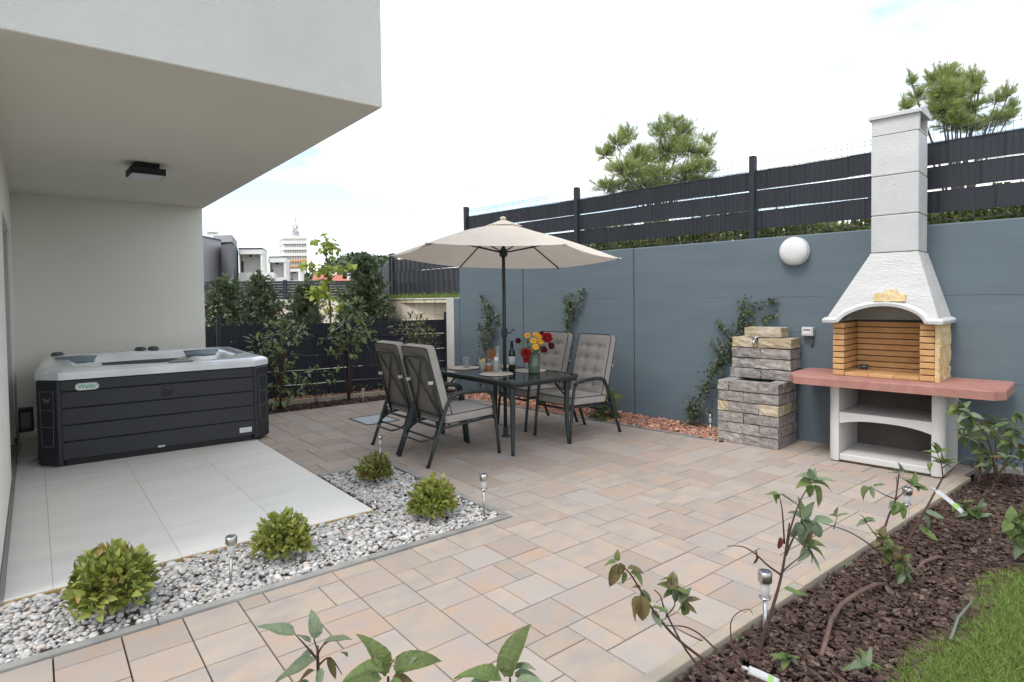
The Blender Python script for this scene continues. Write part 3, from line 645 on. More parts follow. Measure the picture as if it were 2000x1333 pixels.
# louvre fence and its wall far behind
LD = 21
la, lb = Vector((*xy(330, LD-.5), 0)), Vector((*xy(800, LD+.6), 0)); a, rot, L = local_mtx(la, lb)
lf = thing('louvre_fence', 'dark horizontal louvre fence behind the conifers', 'fence', a, rot)
zt, zb = hgt(480, 550, LD-.2), hgt(480, 587, LD-.2); npost = 4; p557 = (Vector((*xy(557, LD), 0))-la).length
for k in range(-2, 3):
    mb = MB(); mb.box(p557+k*2.4-.06, p557+k*2.4+.06, -.03, .09, zb-.02, zt+.04); mb.build('post', 'anthracite', lf)
    for j in range(7):
        z = zb + (zt-zb)*(j+.2)/7; mb = MB(); mb.box(p557+k*2.4+.062, p557+k*2.4+2.338, .0, .03, z, z+.085 if j < 6 else z+.075); mb.build('slat', 'anthracite', lf)
rw2 = thing('retaining_wall', 'long pale beige retaining wall under the louvre fence', 'wall', a, rot)
mb = MB(); mb.box(0, L, -.12, .2, -.1, zb-.03); mb.build('wall_body', 'beige', rw2)
mb = MB(); mb.box(0, L, -.14, .2, zb-.028, zb+.01); mb.build('coping', 'wallwhite', rw2)

# ================================================================ BARBECUE  (local x along the wall, y into the wall; front of base at y = 0)
bq = thing('barbecue', 'white masonry barbecue with brick firebox, red counter and tall chimney', 'barbecue', tuple(wf(-1.335, .63)), WROT)
def q2y(q): return .63-q
def arc(cx, cy, r, a0, a1, n): return [(cx+r*math.cos(a0+(a1-a0)*i/n), cy+r*math.sin(a0+(a1-a0)*i/n)) for i in range(n+1)]
HB = .435; R = .07
# side walls, rounded at the outer front edge
mb = MB(); mb.prism(arc(-HB+R, R, R, PI, 1.5*PI, 6) + [(-HB+.09, 0), (-HB+.09, .60), (-HB, .60)], .012, .692, ch=.006); mb.build('side_wall', 'bqbase', bq)
mb = MB(); mb.prism([(HB-.09, 0)] + arc(HB-R, R, R, 1.5*PI, 2*PI, 6) + [(HB, .60), (HB-.09, .60)], .012, .692, ch=.006); mb.build('side_wall', 'bqbase', bq)
mb = MB(); mb.box(-HB+.092, HB-.092, .004, .56, .02, .078, ch=.008); mb.build('floor_slab', 'bqbase', bq)
mb = MB(); mb.box(-HB+.093, HB-.093, .02, .5, .0, .018); mb.build('joint', 'soot', bq)
mb = MB(); mb.box(-HB+.091, HB-.091, .565, .60, .02, .69); mb.build('back_panel', 'bqback', bq)
# shelf with an arched underside
mb = MB(); n = 16; a = HB-.092
pts = [(-a + 2*a*i/n, .348 + .045*(1-abs(2*i/n-1)**2.6)) for i in range(n+1)]
vs = [(x, y, z) for y in (.008, .06) for (x, z) in pts] + [(x, y, .45) for y in (.008, .06) for (x, z) in pts]
k = n+1; fs = []
for i in range(n):
    fs += [(i, i+1, 2*k+i+1, 2*k+i), (k+i+1, k+i, 3*k+i, 3*k+i+1), (k+i, k+i+1, i+1, i), (2*k+i, 2*k+i+1, 3*k+i+1, 3*k+i)]
mb.add(vs, fs); mb.box(-a, a, .06, .56, .40, .4495); mb.build('shelf', 'bqbase', bq)
# counter slab with cut corners
y0, y1 = q2y(.785), q2y(.06)
mb = MB(); mb.prism([(-.68, y0), (.755, y0), (.82, y0+.10), (.82, y1-.03), (.79, y1), (-.74, y1), (-.785, y1-.03), (-.785, y0+.19)], .694, .768, ch=.010); mb.build('counter', 'counter', bq)
# firebox
fx0, fx1 = -.425, .345; fy = q2y(.535); fz = .770
nb = 9; H = (1.252-fz)/nb
def brick_me(dx, dy, dz, jit=.002):
    mb = MB(); mb.box(0, dx, 0, dy, 0, dz, ch=.004); return mb.mesh('brick')
mL, mR, mBk = brick_me(.092, .475, H-.0085), brick_me(.104, .475, H-.0085), brick_me(fx1-fx0-.20, .07, H-.0085)
for me in (mL, mR, mBk): me.materials.append(M['firebrick'])
for i in range(nb):
    z = fz+i*H+.002; j = lambda: random.uniform(-.002, .002)
    link('brick', mL, None, bq, loc=(fx0+j(), fy+j(), z)); link('brick', mR, None, bq, loc=(fx1-.104+j(), fy+j(), z)); link('brick', mBk, None, bq, loc=(fx0+.0945, fy+.40, z))
mb = MB(); mb.box(fx0+.01, fx0+.080, fy+.012, fy+.46, fz, 1.25); mb.box(fx1-.092, fx1-.014, fy+.012, fy+.46, fz, 1.25); mb.box(fx0+.082, fx1-.094, fy+.408, fy+.465, fz, 1.25); mb.build('mortar', 'soot', bq, kind='stuff')
w3 = (fx1-fx0-.20)/3
for i in range(3):
    mb = MB(); mb.box(fx0+.0955+i*w3, fx0+.0955+(i+1)*w3-.003, fy+.004, fy+.398, fz, fz+.03, ch=.004); mb.build('brick', 'firebrick', bq)
# rough travertine cladding on the right outer side
def rough_stone(dx, dy, dz, jit=.012, ch=.006, nx=4, ny=4, nz=3, faces='all'):
    bm = bmesh.new(); bmesh.ops.create_cube(bm, size=1)
    for v in bm.verts: v.co = Vector(((v.co.x+.5)*dx, (v.co.y+.5)*dy, (v.co.z+.5)*dz))
    for axis, n in ((0, nx), (1, ny), (2, nz)):
        L = (dx, dy, dz)[axis]
        for i in range(1, n):
            co = [0, 0, 0]; co[axis] = L*(i+random.uniform(-.18, .18))/n; no = [0, 0, 0]; no[axis] = 1
            bmesh.ops.bisect_plane(bm, geom=bm.verts[:]+bm.edges[:]+bm.faces[:], plane_co=co, plane_no=no)
    for v in bm.verts:
        on = sum((abs(v.co.x) < 1e-5, abs(v.co.x-dx) < 1e-5, abs(v.co.y) < 1e-5, abs(v.co.y-dy) < 1e-5, abs(v.co.z) < 1e-5, abs(v.co.z-dz) < 1e-5))
        c = Vector((dx/2, dy/2, dz/2)); o = v.co-c
        k = random.uniform(0, jit) if on < 2 else -random.uniform(0, jit*.6)
        if faces == 'all':
            ks = k*.4 if k > 0 else k
            if abs(v.co.x) < 1e-5 or abs(v.co.x-dx) < 1e-5: v.co.x += math.copysign(ks, o.x)
            if abs(v.co.y) < 1e-5 or abs(v.co.y-dy) < 1e-5: v.co.y += math.copysign(k, o.y)
            if on >= 2: v.co.z += -math.copysign(random.uniform(0, jit*.35), o.z)
        else:
            if abs(v.co.x-dx) < 1e-5: v.co.x += random.uniform(-jit*.3, jit)
    bm.verts.index_update(); mb = MB(); mb.add([v.co.copy() for v in bm.verts], [tuple(v.index for v in f.verts) for f in bm.faces]); bm.free(); return mb
zz = [fz, fz+.10, fz+.29, 1.25]
for i in range(3):
    for (a, b) in (((.0, .475),) if i == 0 else ((.0, .22), (.22, .475)) if i == 1 else ((.0, .30), (.30, .475))):
        mb = rough_stone(.03, b-a-.002, zz[i+1]-zz[i]-.002, .010, faces='side'); mb.build('cladding_stone', 'travertine', bq, loc=(fx1+.002, fy+a, zz[i]))
# hood: frustum with an arched front opening
hx0, hx1, hyf, hyb = -.475, .39, q2y(.60), q2y(.03); tx0, tx1, tyf = -.15, .205, q2y(.43); zb_, zt_ = 1.262, 1.862
def front_bottom(u):      # u 0..1 along the front
    x = hx0+(hx1-hx0)*u; c = (.0, .36)
    xc, hw = -.035, .335
    e = (x-xc)/hw
    return zb_ + (.148*math.sqrt(max(0, 1-e*e)) if abs(e) < 1 else 0)
hood = MB(); n = 36
def hp_front(u, v):
    zb2 = front_bottom(u); z = zb2+(zt_-zb2)*v; k = (z-zb_)/(zt_-zb_)
    xb = hx0+(hx1-hx0)*u; xt = tx0+(tx1-tx0)*u; x = xb+(xt-xb)*k
    if v == 0: x = xb + (xt-xb)*k
    return (x, hyf+(tyf-hyf)*k, z)
hood.grid(hp_front, n, 8)
hood.grid(lambda u, v: (hx1+(tx1-hx1)*v, (hyf+(tyf-hyf)*v)*(1-u)+hyb*u, zb_+(zt_-zb_)*v), 6, 8)
hood.grid(lambda u, v: (hx0+(tx0-hx0)*v, hyb*(1-u)+(hyf+(tyf-hyf)*v)*u, zb_+(zt_-zb_)*v), 6, 8)
hood.grid(lambda u, v: ((hx1+(tx1-hx1)*v)*(1-u)+(hx0+(tx0-hx0)*v)*u, hyb, zb_+(zt_-zb_)*v), 6, 8)
bm = bmesh.new(); me = hood.mesh('hood'); bm.from_mesh(me); bmesh.ops.remove_doubles(bm, verts=bm.verts, dist=.0006); bm.to_mesh(me); bm.free()
for p in me.polygons: p.use_smooth = False
ho = link('hood', me, 'bqwhite', bq); md = ho.modifiers.new('thick', 'SOLIDIFY'); md.thickness = .03; md.offset = -1
mb = MB(); mb.box(hx0+.06, hx1-.06, hyf+.1, hyb-.04, 1.45, 1.452); mb.build('flue_throat', 'flue', bq)
# moulded lip round the hood and along the arch
def lip(path, w=.026, h=.036):
    mb = MB(); N = len(path); vs = []
    for i, p in enumerate(path):
        p = Vector(p); t = (Vector(path[min(N-1, i+1)])-Vector(path[max(0, i-1)])).normalized(); out = Vector((t.y, -t.x, 0)); out = out.normalized() if out.length > .05 else Vector((0, -1, 0)); up = out.cross(t)*-1
        if up.z < 0: up = -up
        for (a, b) in ((-.004, -.012), (w*.8, -.012), (w, h*.35), (w*.55, h*.75), (-.004, h)): vs.append(p+out*a+up*b)
    fs = []
    for i in range(N-1):
        for k in range(5): fs.append((i*5+k, i*5+(k+1) % 5, (i+1)*5+(k+1) % 5, (i+1)*5+k))
    fs += [tuple(range(5)), tuple((N-1)*5+k for k in reversed(range(5)))]
    return mb.add(vs, fs)
arch = [hp_front(i/60, 0) for i in range(61)]
path = [(hx0, hyb, zb_)] + [(hx0, hyf+.05, zb_), (hx0+.002, hyf, zb_)] + arch[1:-1] + [(hx1-.002, hyf, zb_), (hx1, hyf+.05, zb_), (hx1, hyb, zb_)]
lip(path).build('hood_moulding', 'bqsmooth', bq)
# travertine keystones above the arch
def on_front(x, z): k = (z-zb_)/(zt_-zb_); return (x, hyf+(tyf-hyf)*k, z)
slope = math.atan2(tyf-hyf, zt_-zb_)
for (x0_, x1_, z0_, z1_) in ((-.075, -.002, 1.437, 1.512), (.0, .085, 1.437, 1.545), (.087, .15, 1.437, 1.51)):
    mb = rough_stone(x1_-x0_, .035, z1_-z0_, .006, nx=3, ny=2, nz=3); m4 = Matrix.Translation(Vector(on_front(x0_-.01, z0_))+Vector((0, -.028, 0))) @ Matrix.Rotation(-slope, 4, 'X'); mb.build('keystone', 'travertine', bq, mtx=m4)
# chimney blocks and cap
cx0, cx1, cy0, cy1 = -.15, .205, q2y(.43), q2y(.075)
cz = [1.864, 2.19, 2.535, 2.89]
for i in range(3):
    d = random.uniform(-.002, .002); mb = MB(); mb.box(cx0+d, cx1+d, cy0, cy1, cz[i]+.002, cz[i+1]-.002, ch=.007); mb.build('chimney_block', 'bqsmooth', bq)
mb = MB(); z0_, z1_ = 2.892, 3.032
mb.box(cx0, cx1, cy0, cy0+.05, z0_, z1_); mb.box(cx0, cx1, cy1-.05, cy1, z0_, z1_); mb.box(cx0+.003, cx1-.003, cy0+.05, cy1-.05, z0_, z0_+.012); mb.build('chimney_vent', 'bqsmooth', bq)
mb = MB(); mb.box(cx0+.11, cx1-.11, cy0+.052, cy1-.052, z0_+.013, z1_-.002); mb.build('flue_liner', 'flue', bq)
prof = [(cy0-.025, z1_)] + [(cy0-.025+(cy1-cy0+.05)*i/12, z1_+.028+.042*math.sin(PI*i/12)) for i in range(13)] + [(cy1+.025, z1_)]
vs = [(x, y, z) for x in (cx0-.02, cx1+.02) for (y, z) in prof]; n = len(prof)
mb = MB(); mb.add(vs, [tuple(range(n)), tuple(reversed(range(n, 2*n)))] + [((i+1) % n, i, n+i, n+(i+1) % n) for i in range(n)]); mb.build('chimney_cap', 'bqsmooth', bq)
# small ash cup left inside
ac = thing('ash_cup', 'small dark metal cup left in the back corner of the firebox', 'cup', tuple(wf(-1.335+(fx0+.17), .63-(fy+.33), fz+.031)), 0)
mb = MB(); mb.lathe([(.03, 0), (.036, .045), (.033, .045), (.028, .004)], n=16); mb.build('bowl', 'knob', ac)

# ================================================================ STONE FOUNTAIN  (local x along wall, y into wall)
fo = thing('fountain', 'stacked split stone wall fountain with basin and small tap', 'fountain', tuple(wf(-2.53, .575)), WROT)
RH = .107
def stone(x0, x1, y0, y1, row, m='stone', jit=.014):
    mb = rough_stone(x1-x0-.012, y1-y0-.012, RH-.006, jit); mb.build('stone', m, fo, loc=(x0+.006+random.uniform(-.003,.003), y0+.006+random.uniform(-.012,.008), row*RH+.001))
XL, XR, YB = -.315, .300, .49
for r_ in range(6):
    odd = r_ % 2; T = .13
    cuts = [XL, XL+.27, XR] if not odd else [XL, XL+.115, XL+.425, XR]
    for i, (a, b) in enumerate(zip(cuts[:-1], cuts[1:])):
        m = 'stonebeige' if (r_ == 3 and i in (0, 2)) else 'stone'
        stone(a, b, 0, T if not (r_ == 3 and i == 2) else T, r_, m)
    sc = [T, .33, YB] if odd else [T, .25, YB]
    for i, (a, b) in enumerate(zip(sc[:-1], sc[1:])):
        stone(XR-T, XR, a, b, r_, 'stonebeige' if (r_ == 3 and i == 0) else 'stone'); stone(XL, XL+T, a, b, r_)
mb = MB(); mb.box(XL+T+.01, XR-T-.01, T+.01, YB-.01, 0, 4.6*RH); mb.build('basin_floor', 'basinstone', fo)
for r_ in range(6, 11):
    if r_ == 10: stone(XL+.15, XR-.09, .30, .52, 10, 'stonebeige'); continue
    c = XL+.04+(.30 if r_ % 2 == 0 else .24); a, b = XL+.03-(r_ == 6)*.02, XR+.02
    if r_ == 9:
        stone(a, c-.03, .27, .54, r_, 'stonebeige', .014); stone(c+.03, b, .27, .54, r_, 'stonebeige', .014)
        mb = MB(); mb.box(c-.034, c+.034, .30, .53, r_*RH, (r_+.62)*RH); mb.build('stone', 'stonebeige', fo); continue
    stone(a, c, .27, .55, r_); stone(c, b, .27, .55, r_)
# tap
c = XL+.04+.24
mb = MB(); mb.tube([(c, .40, 9.72*RH), (c, .27, 9.72*RH), (c, .235, 9.70*RH), (c, .225, 9.5*RH), (c, .225, 9.35*RH)], .012, 10); mb.lathe([(.02, 0), (.02, .02)], c=(c, .27, 9.72*RH-.01), n=12); tp = mb.build('tap', 'steel', fo)
mb = MB(); mb.tube([(c-.035, .262, 10.0*RH), (c+.035, .262, 10.0*RH)], .006, 8); mb.tube([(c, .262, 9.72*RH), (c, .262, 10.0*RH)], .006, 8); mb.build('handle', 'steel', tp)

# ================================================================ HOT TUB
HTR = math.radians(-2.5)
ht = thing('hot_tub', 'large square charcoal hot tub with silver acrylic rim on the tiled terrace', 'hot tub', (1.046, 7.82, .010), HTR)
Wd, Dp = 1.0, 1.06; CH = .17
def octo(w, d, c): return [(-w+c, -d), (w-c, -d), (w, -d+c), (w, d-c), (w-c, d), (-w+c, d), (-w, d-c), (-w, -d+c)]
mb = MB(); mb.prism(octo(Wd-.03, Dp-.03, CH), .0, .79); mb.build('inner_body', 'black', ht)
mb = MB()
for (x, y) in ((-.8, -1.0), (.8, -1.0), (-.9, .9), (.9, .9), (0, -1.0)): mb.box(x-.07, x+.07, y-.02 if y < 0 else y-.1, y+.1, -.003, .03)
mb.build('feet', 'black', ht, kind='stuff')
zs = [.055, .222, .377, .531, .686, .792]
for i in range(5):
    a, b = zs[i]+.003, zs[i+1]-.003
    for (sx, ang, w, d) in ((0, 0, Wd-CH+.005, Dp), (1, PI/2, Dp-CH, Wd), (2, -PI/2, Dp-CH, Wd), (3, PI, Wd-CH, Dp)):
        mb = MB(); mb.box(-w, w, -d+.004, -d+.03, a, b, ch=.006); mb.build('plank', 'tubshell', ht, rotz=ang)
def facing(cx, cy, ang): return Matrix.Translation((cx, cy, 0)) @ Matrix.Rotation(ang, 4, 'Z')
for (sx, sy, ang) in ((-1, -1, -PI/4), (1, -1, PI/4), (1, 1, 3*PI/4), (-1, 1, -3*PI/4)):
    cx, cy = sx*(Wd-CH/2), sy*(Dp-CH/2); mt = facing(cx, cy, ang); hw = CH*.7071
    mb = MB(); mb.box(-hw-.005, hw+.005, -.022, .03, .012, .796, ch=.018); c = mb.build('corner_panel', 'tubcorner', ht, mtx=mt)
    mb = MB()
    mb.box(-.072, .072, -.026, -.0221, .690, .694); mb.box(-.072, .072, -.026, -.0221, .520, .524); mb.box(-.068, .068, -.026, -.0221, .365, .369)
    mb.bar((-.070, -.024, .69), (-.066, -.024, .367), .003, .003); mb.bar((.070, -.024, .69), (.066, -.024, .367), .003, .003)
    loop = [(-.066, -.024, .365), (.066, -.024, .365), (.056, -.024, .20), (.046, -.024, .188), (-.046, -.024, .188), (-.056, -.024, .20)]
    mb.tube(loop, .0028, 4, closed=True); mb.build('light_strip', 'tubline', c, kind='stuff')
    if sx == -1 and sy == -1:
        mb = MB(); mb.bar((-.035, -.024, .635), (-.012, -.024, .59), .01, .003, up=(0, 1, 0)); mb.bar((-.012, -.024, .59), (0, -.024, .625), .008, .003, up=(0, 1, 0)); mb.bar((0, -.024, .625), (.012, -.024, .59), .008, .003, up=(0, 1, 0)); mb.bar((.012, -.024, .59), (.035, -.024, .635), .01, .003, up=(0, 1, 0))
        mb.build('emblem', 'tubline', c, kind='stuff')
# acrylic shell
HR_ = ((-.70, .40), (.54, .36))
def shell(u, v):
    x = (u-.5)*2*(Wd+.012); y = (v-.5)*2*(Dp+.012); ax, ay = abs(x), abs(y); lim = Wd+.012+Dp+.012-CH-.015
    if ax+ay > lim:
        e = (ax+ay-lim)/2; x -= math.copysign(e, x); y -= math.copysign(e, y)
    ax, ay = abs(x), abs(y)
    edge = min(Wd+.012-ax, Dp+.012-ay, (lim-ax-ay)*.7071)
    z = .885 + .012*math.sin(3.1*x+1)*math.cos(2.3*y)*min(1, edge/.15)
    z -= .022*max(0, 1-edge/.06)**2
    rr = math.hypot(max(0, ax-.45)/.38, max(0, ay-.45)/.40) if False else max(((ax/.80)**4+(ay/.84)**4)**.25, 0)
    if rr < 1:
        keep = max(math.exp(-(((x-px_)/.24)**4+((y-py_)/.17)**4)) for px_, py_ in HR_)
        k = min(1, (1-rr)/.16); k = k*k*(3-2*k)*(1-.8*keep); z -= .13*k
        k2 = min(1, max(0, (.62-rr)/.12)); z -= .30*k2*k2*(3-2*k2)*(1-keep)
        z += .02*k*math.cos(6*math.atan2(y, x))*(1-k2)
    z += .022*math.exp(-((x+.05)**2/.05+(y-.93)**2/.004)) 
    return (x, y, z)
mb = MB(); mb.grid(shell, 84, 84)
def octo2(e): return octo(Wd+.012+e, Dp+.012+e, CH+.005)
n8 = 8; rims = [(z, octo2(e)) for z, e in ((.795, -.012), (.795, 0), (.800, .003), (.850, .004), (.860, .001), (.864, -.004))]
mb.add([(x, y, z) for z, o8 in rims for (x, y) in o8], [(l*8+i, l*8+(i+1) % 8, l*8+8+(i+1) % 8, l*8+8+i) for l in range(5) for i in range(8)])
mb.build('acrylic_shell', 'acrylic', ht)
def tub_local(px, py, z=.89):
    v = FW*FPX + RT*(px-1000) - UP*(py-666.5-SHIFT); p = CAM+v*((z+.01-1.5)/v.z); p = p-Vector((1.046, 7.82, 0)); c, s = math.cos(-HTR), math.sin(-HTR); return (p.x*c-p.y*s, p.x*s+p.y*c)
for (X, Y, ry) in ((-.70, .40, .10), (.54, .36, -.15)):
    mb = MB(); mb.grid(lambda u, v: ((u-.5)*.36*(1-.18*v*v), .05*(1-math.sin(PI*u)) - .10*v + .03*math.sin(PI*v), .075*(1-v) - .012*(1-math.sin(PI*u))), 16, 10)
    o = mb.build('headrest', 'pillow', ht, mtx=Matrix.Translation((X, Y-.02, .835)) @ Matrix.Rotation(ry, 4, 'Z')); md = o.modifiers.new('thick', 'SOLIDIFY'); md.thickness = .03
for (X, Y, r_) in ((-.05, .93, .062), (.09, .93, .062)):
    mb = MB(); mb.lathe([(r_, 0), (r_, .022), (r_*.8, .042), (r_*.3, .046), (.001, .046)], n=20); mb.build('control_knob', 'knob', ht, loc=(X, Y, .895))
mb = MB(); mb.lathe([(.06, 0), (.06, .03), (.04, .045), (.001, .045)], n=18); mb.build('control_knob', 'knob', ht, loc=(-.88, .93, .88))
mb = MB(); mb.box(-.11, .11, -.045, .045, 0, .014, ch=.005); cp = mb.build('control_panel', 'tubline', ht, loc=(.16, -.93, .882))
mb = MB(); mb.box(-.08, .08, -.03, .03, .0142, .016); mb.build('display', 'boxgrey', cp)
for i in range(6):
    mb = MB(); mb.box(-.05, .05, -.012, .012, 0, .016, ch=.005); mb.build('jet_louvre', 'tubline', ht, mtx=Matrix.Translation((.86, .62-i*.17, .884)) @ Matrix.Rotation(.5, 4, 'Z'))
# badge with its lettering, round emblem, sticker
yf = -Dp+.0035
mb = MB(); pts = arc(-.058, 0, .033, PI/2, 1.5*PI, 8) + arc(.058, 0, .033, -PI/2, PI/2, 8); mb.prism([(x, y) for x, y in pts], 0, .006, ch=.002)
bd = mb.build('badge', 'badge', ht, mtx=Matrix.Translation((-.628, yf, .722)) @ Matrix.Rotation(PI/2, 4, 'X'))
tx = bpy.data.curves.new('lettering', 'FONT'); tx.body = 'Wellis'; tx.size = .053; tx.align_x = 'CENTER'; tx.align_y = 'CENTER'; tx.extrude = .0006; tx.offset = .0006; tx.shear = .15; tx.materials.append(M['badgegreen'])
o = bpy.data.objects.new('tmp', tx); COL.objects.link(o); me = bpy.data.meshes.new_from_object(o.evaluated_get(bpy.context.evaluated_depsgraph_get())); bpy.data.objects.remove(o); bpy.data.curves.remove(tx)
o = link('lettering', me, 'badgegreen', bd, loc=(-.004, 0, .0075))
mb = MB(); mb.lathe([(.007, 0), (.007, .0015)], c=(.073, .015, .006), n=10); mb.build('trade_dot', 'badgegreen', bd)
mb = MB(); mb.lathe([(.052, 0), (.052, .006), (.046, .009), (.001, .009)], n=28); em = mb.build('round_emblem', 'tubcorner', ht, mtx=Matrix.Translation((.02, yf, .612)) @ Matrix.Rotation(PI/2, 4, 'X'))
mb = MB()
for s in (-1, 1): mb.tube([(x*.07-.034, s*.012+.010*math.sin(x*2*PI), .0095) for x in np.linspace(0, .97, 12)], .004, 6)
mb.build('wave_mark', 'black', em, kind='stuff')
mb = MB(); mb.box(-.06, .06, -.003, .0, -.026, .026); st = mb.build('sticker', 'badge', ht, loc=(.735, yf, .125))
mb = MB()
for k in range(3): mb.box(-.045, .035, -.0036, -.003, -.014+k*.012, -.010+k*.012)
mb.build('print', 'boxgrey', st, kind='stuff')
mb = MB(); mb.box(-.03, .03, -.004, 0, -.01, .01, ch=.001); mb.build('drain_plate', 'boxgrey', ht, loc=(-.045, yf-.001, .072))
mb = MB(); mb.tube([(-1.02, -.6, .02), (-1.10, -.72, .006), (-1.16, -.70, .005), (-1.18, -.5, .03), (-1.17, -.1, .1)], .006, 6)
o = thing('power_cable', 'pale cable lying beside the hot tub at the house wall', 'cable', (1.046, 7.82, .010), HTR); mb.build('cord', 'cable', o)
eb = thing('junction_box', 'black electrical box mounted low between the tub and the house wall', 'box', (-.085, 7.75, 0))
mb = MB(); mb.box(-.06, .06, -.06, .06, .22, .46, ch=.008); mb.build('case', 'black', eb)
mb = MB(); mb.box(-.04, .04, -.065, -.06, .26, .42); mb.build('lid', 'knob', eb)
# ================================================================ TABLE, CHAIRS, PARASOL
TC = (3.90, 5.04)
tb = thing('garden_table', 'rectangular dark glass garden table with curved metal legs', 'table', (*TC, 0))
def rrect(w, h, r, n=6):
    return arc(w-r, h-r, r, 0, PI/2, n) + arc(-w+r, h-r, r, PI/2, PI, n) + arc(-w+r, -h+r, r, PI, 1.5*PI, n) + arc(w-r, -h+r, r, 1.5*PI, 2*PI, n)
TZ = .72; TW, TH = .45, .755
mb = MB(); mb.prism(rrect(TW-.022, TH-.022, .10), TZ-.012, TZ-.004); mb.build('glass_top', 'tableglass', tb)
mb = MB(); o_ = rrect(TW, TH, .12); i_ = rrect(TW-.020, TH-.020, .105); k = len(o_)
prof = [(0, .006, TZ-.028), (0, 0, TZ-.022), (0, 0, TZ-.006), (0, .004, TZ-.001), (1, 0, TZ-.001), (1, 0, TZ-.026)]
o2 = rrect(TW-.006, TH-.006, .116); o4 = rrect(TW-.004, TH-.004, .117)
rings = [(o2, TZ-.028), (o_, TZ-.022), (o_, TZ-.006), (o4, TZ), (i_, TZ), (i_, TZ-.026)]
mb.add([(x, y, z) for rr, z in rings for (x, y) in rr], [(l*k+i, l*k+(i+1) % k, ((l+1) % 6)*k+(i+1) % k, ((l+1) % 6)*k+i) for l in range(6) for i in range(k)])
mb.build('rim', 'chairmetal', tb)
for sx in (-1, 1):
    for sy in (-1, 1):
        mb = MB(); x, y = sx*.36, sy*.61
        pts = [(x, y, TZ-.028), (x, y, TZ-.12), (x-sx*.006, y-sy*.004, .4), (x-sx*.002, y-sy*.001, .2), (x+sx*.006, y+sy*.008, .06), (x+sx*.010, y+sy*.014, 0)]
        mb.tube(pts, [.034, .030, .026, .021, .018, .017], 10); mb.build('leg', 'chairmetal', tb)
        mb = MB(); mb.tube([(x-sx*.01, y-sy*.02, .50), (x-sx*.02, y-sy*.12, .585), (x-sx*.03, y-sy*.2, .66), (x-sx*.04, y-sy*.26, TZ-.03)], .011, 8); mb.build('brace', 'chairmetal', tb)
mb = MB()
for sx in (-1, 1): mb.bar((sx*.40, -.7, TZ-.045), (sx*.40, .7, TZ-.045), .03, .03)
for sy in (-1, 0, 1): mb.bar((-.40, sy*.68, TZ-.046), (.40, sy*.68, TZ-.046), .028, .028)
mb.build('under_frame', 'chairmetal', tb, kind='stuff')

# reclining garden chair, facing local +x
def cushion(name, m, w, h, t, parent, mtx, buttons=(), crease=(), puff=.02, pm='piping', nu=26, nv=34, backm=None):
    """box cushion in its own x (width) y (height) z (thickness, front = +)"""
    mb = MB()
    def fr(u, v):
        U, V = (u-.5)*2, (v-.5)*2
        U = math.copysign(1-(1-abs(U))**1.25, U); V = math.copysign(1-(1-abs(V))**1.25, V)
        z = t/2 + puff*((1-U**4)*(1-V**4))
        for (bx, by) in buttons: z -= .030*math.exp(-(((U-bx)*w/2)**2+((V-by)*h/2)**2)/.0010)
        for (cx_, c0, c1, hor) in crease:
            q = V if hor else U; p = U if hor else V
            if c0 <= p <= c1: z -= (.017 if hor else .008)*math.exp(-(((q-cx_)*(h if hor else w)/2)/.016)**2)
        z -= .006*max(0, max(abs(U), abs(V))-.94)/.06
        r = 1-.03*max(0, abs(U*V)-.86)/.14
        return (U*w/2*r, V*h/2*r, z + .0015*math.sin(U*23+V*9)*math.sin(V*31))
    mb.grid(fr, nu, nv); N = nu+1; Mv = nv+1
    ring = [i for i in range(N)] + [j*N+N-1 for j in range(1, Mv)] + [(Mv-1)*N+i for i in range(N-2, -1, -1)] + [j*N for j in range(Mv-2, 0, -1)]
    prev = ring; k = len(ring); R = [Vector(mb.v[i]) for i in ring]; rims = []
    for (zz, sc) in ((t*.25, 1.012), (-t*.25, 1.012), (-t/2+.004, 1.0)):
        b0 = len(mb.v); mb.v += [(p.x*sc, p.y*sc, zz) for p in R]; cur = list(range(b0, b0+k))
        mb.f += [(prev[(i+1) % k], prev[i], cur[i], cur[(i+1) % k]) for i in range(k)]; mb.sm += [True]*k; prev = cur
    o = mb.build(name, m, parent, mtx=mtx)
    mb = MB(); mb.f = []; mb.add([(p.x*.997, p.y*.997, -t/2+.004 - .006*(1-abs(p.x/(w/2))**3)*(1-abs(p.y/(h/2))**3)) for p in R], [tuple(range(k-1, -1, -1))]); mb.build('back_fabric', backm or m, o)
    for zz, s_ in ((t/2-.004, 1.002), (-t/2+.004, 1.002)):
        mb = MB(); mb.tube([(p.x*s_, p.y*s_, zz) for p in R[::2]], .0045, 5, closed=True); mb.build('piping', pm, o)
    return o
GL = 'garden chairs around the glass table'
gc = thing('garden_chair', 'cushioned recliner chair nearest the pebble bed, seen from behind', 'chair', (0, 0, 0), 0, GL)
CW = .265
for s in (-1, 1):
    y = s*CW
    pts = [(.40, y, 0), (.385, y, .15), (.355, y, .40), (.335, y, .53), (.315, y, .585), (.27, y, .615), (.18, y, .628), (.0, y, .632), (-.09, y, .622), (-.15, y, .59), (-.19, y, .53), (-.24, y, .42), (-.33, y, .18), (-.40, y, 0)]
    mb = MB(); mb.tube(pts, .0165, 10); o = mb.build('side_frame', 'chairmetal', gc)
    mb = MB(); mb.tube([(x, yy, z+.006) for x, yy, z in pts[4:10]], .019, 10); mb.build('armrest', 'chairmetal', o)
    for (x, z) in ((.40, 0), (-.40, 0)): mb = MB(); mb.lathe([(.018, 0), (.018, .018)], c=(x, y, 0), n=10); mb.build('foot_cap', 'black', o)
ys = CW-.03
mb = MB(); mb.tube([(.37, -CW, .345), (.37, CW, .345)], .013, 8); mb.tube([(-.26, -CW, .335), (-.26, CW, .335)], .013, 8)
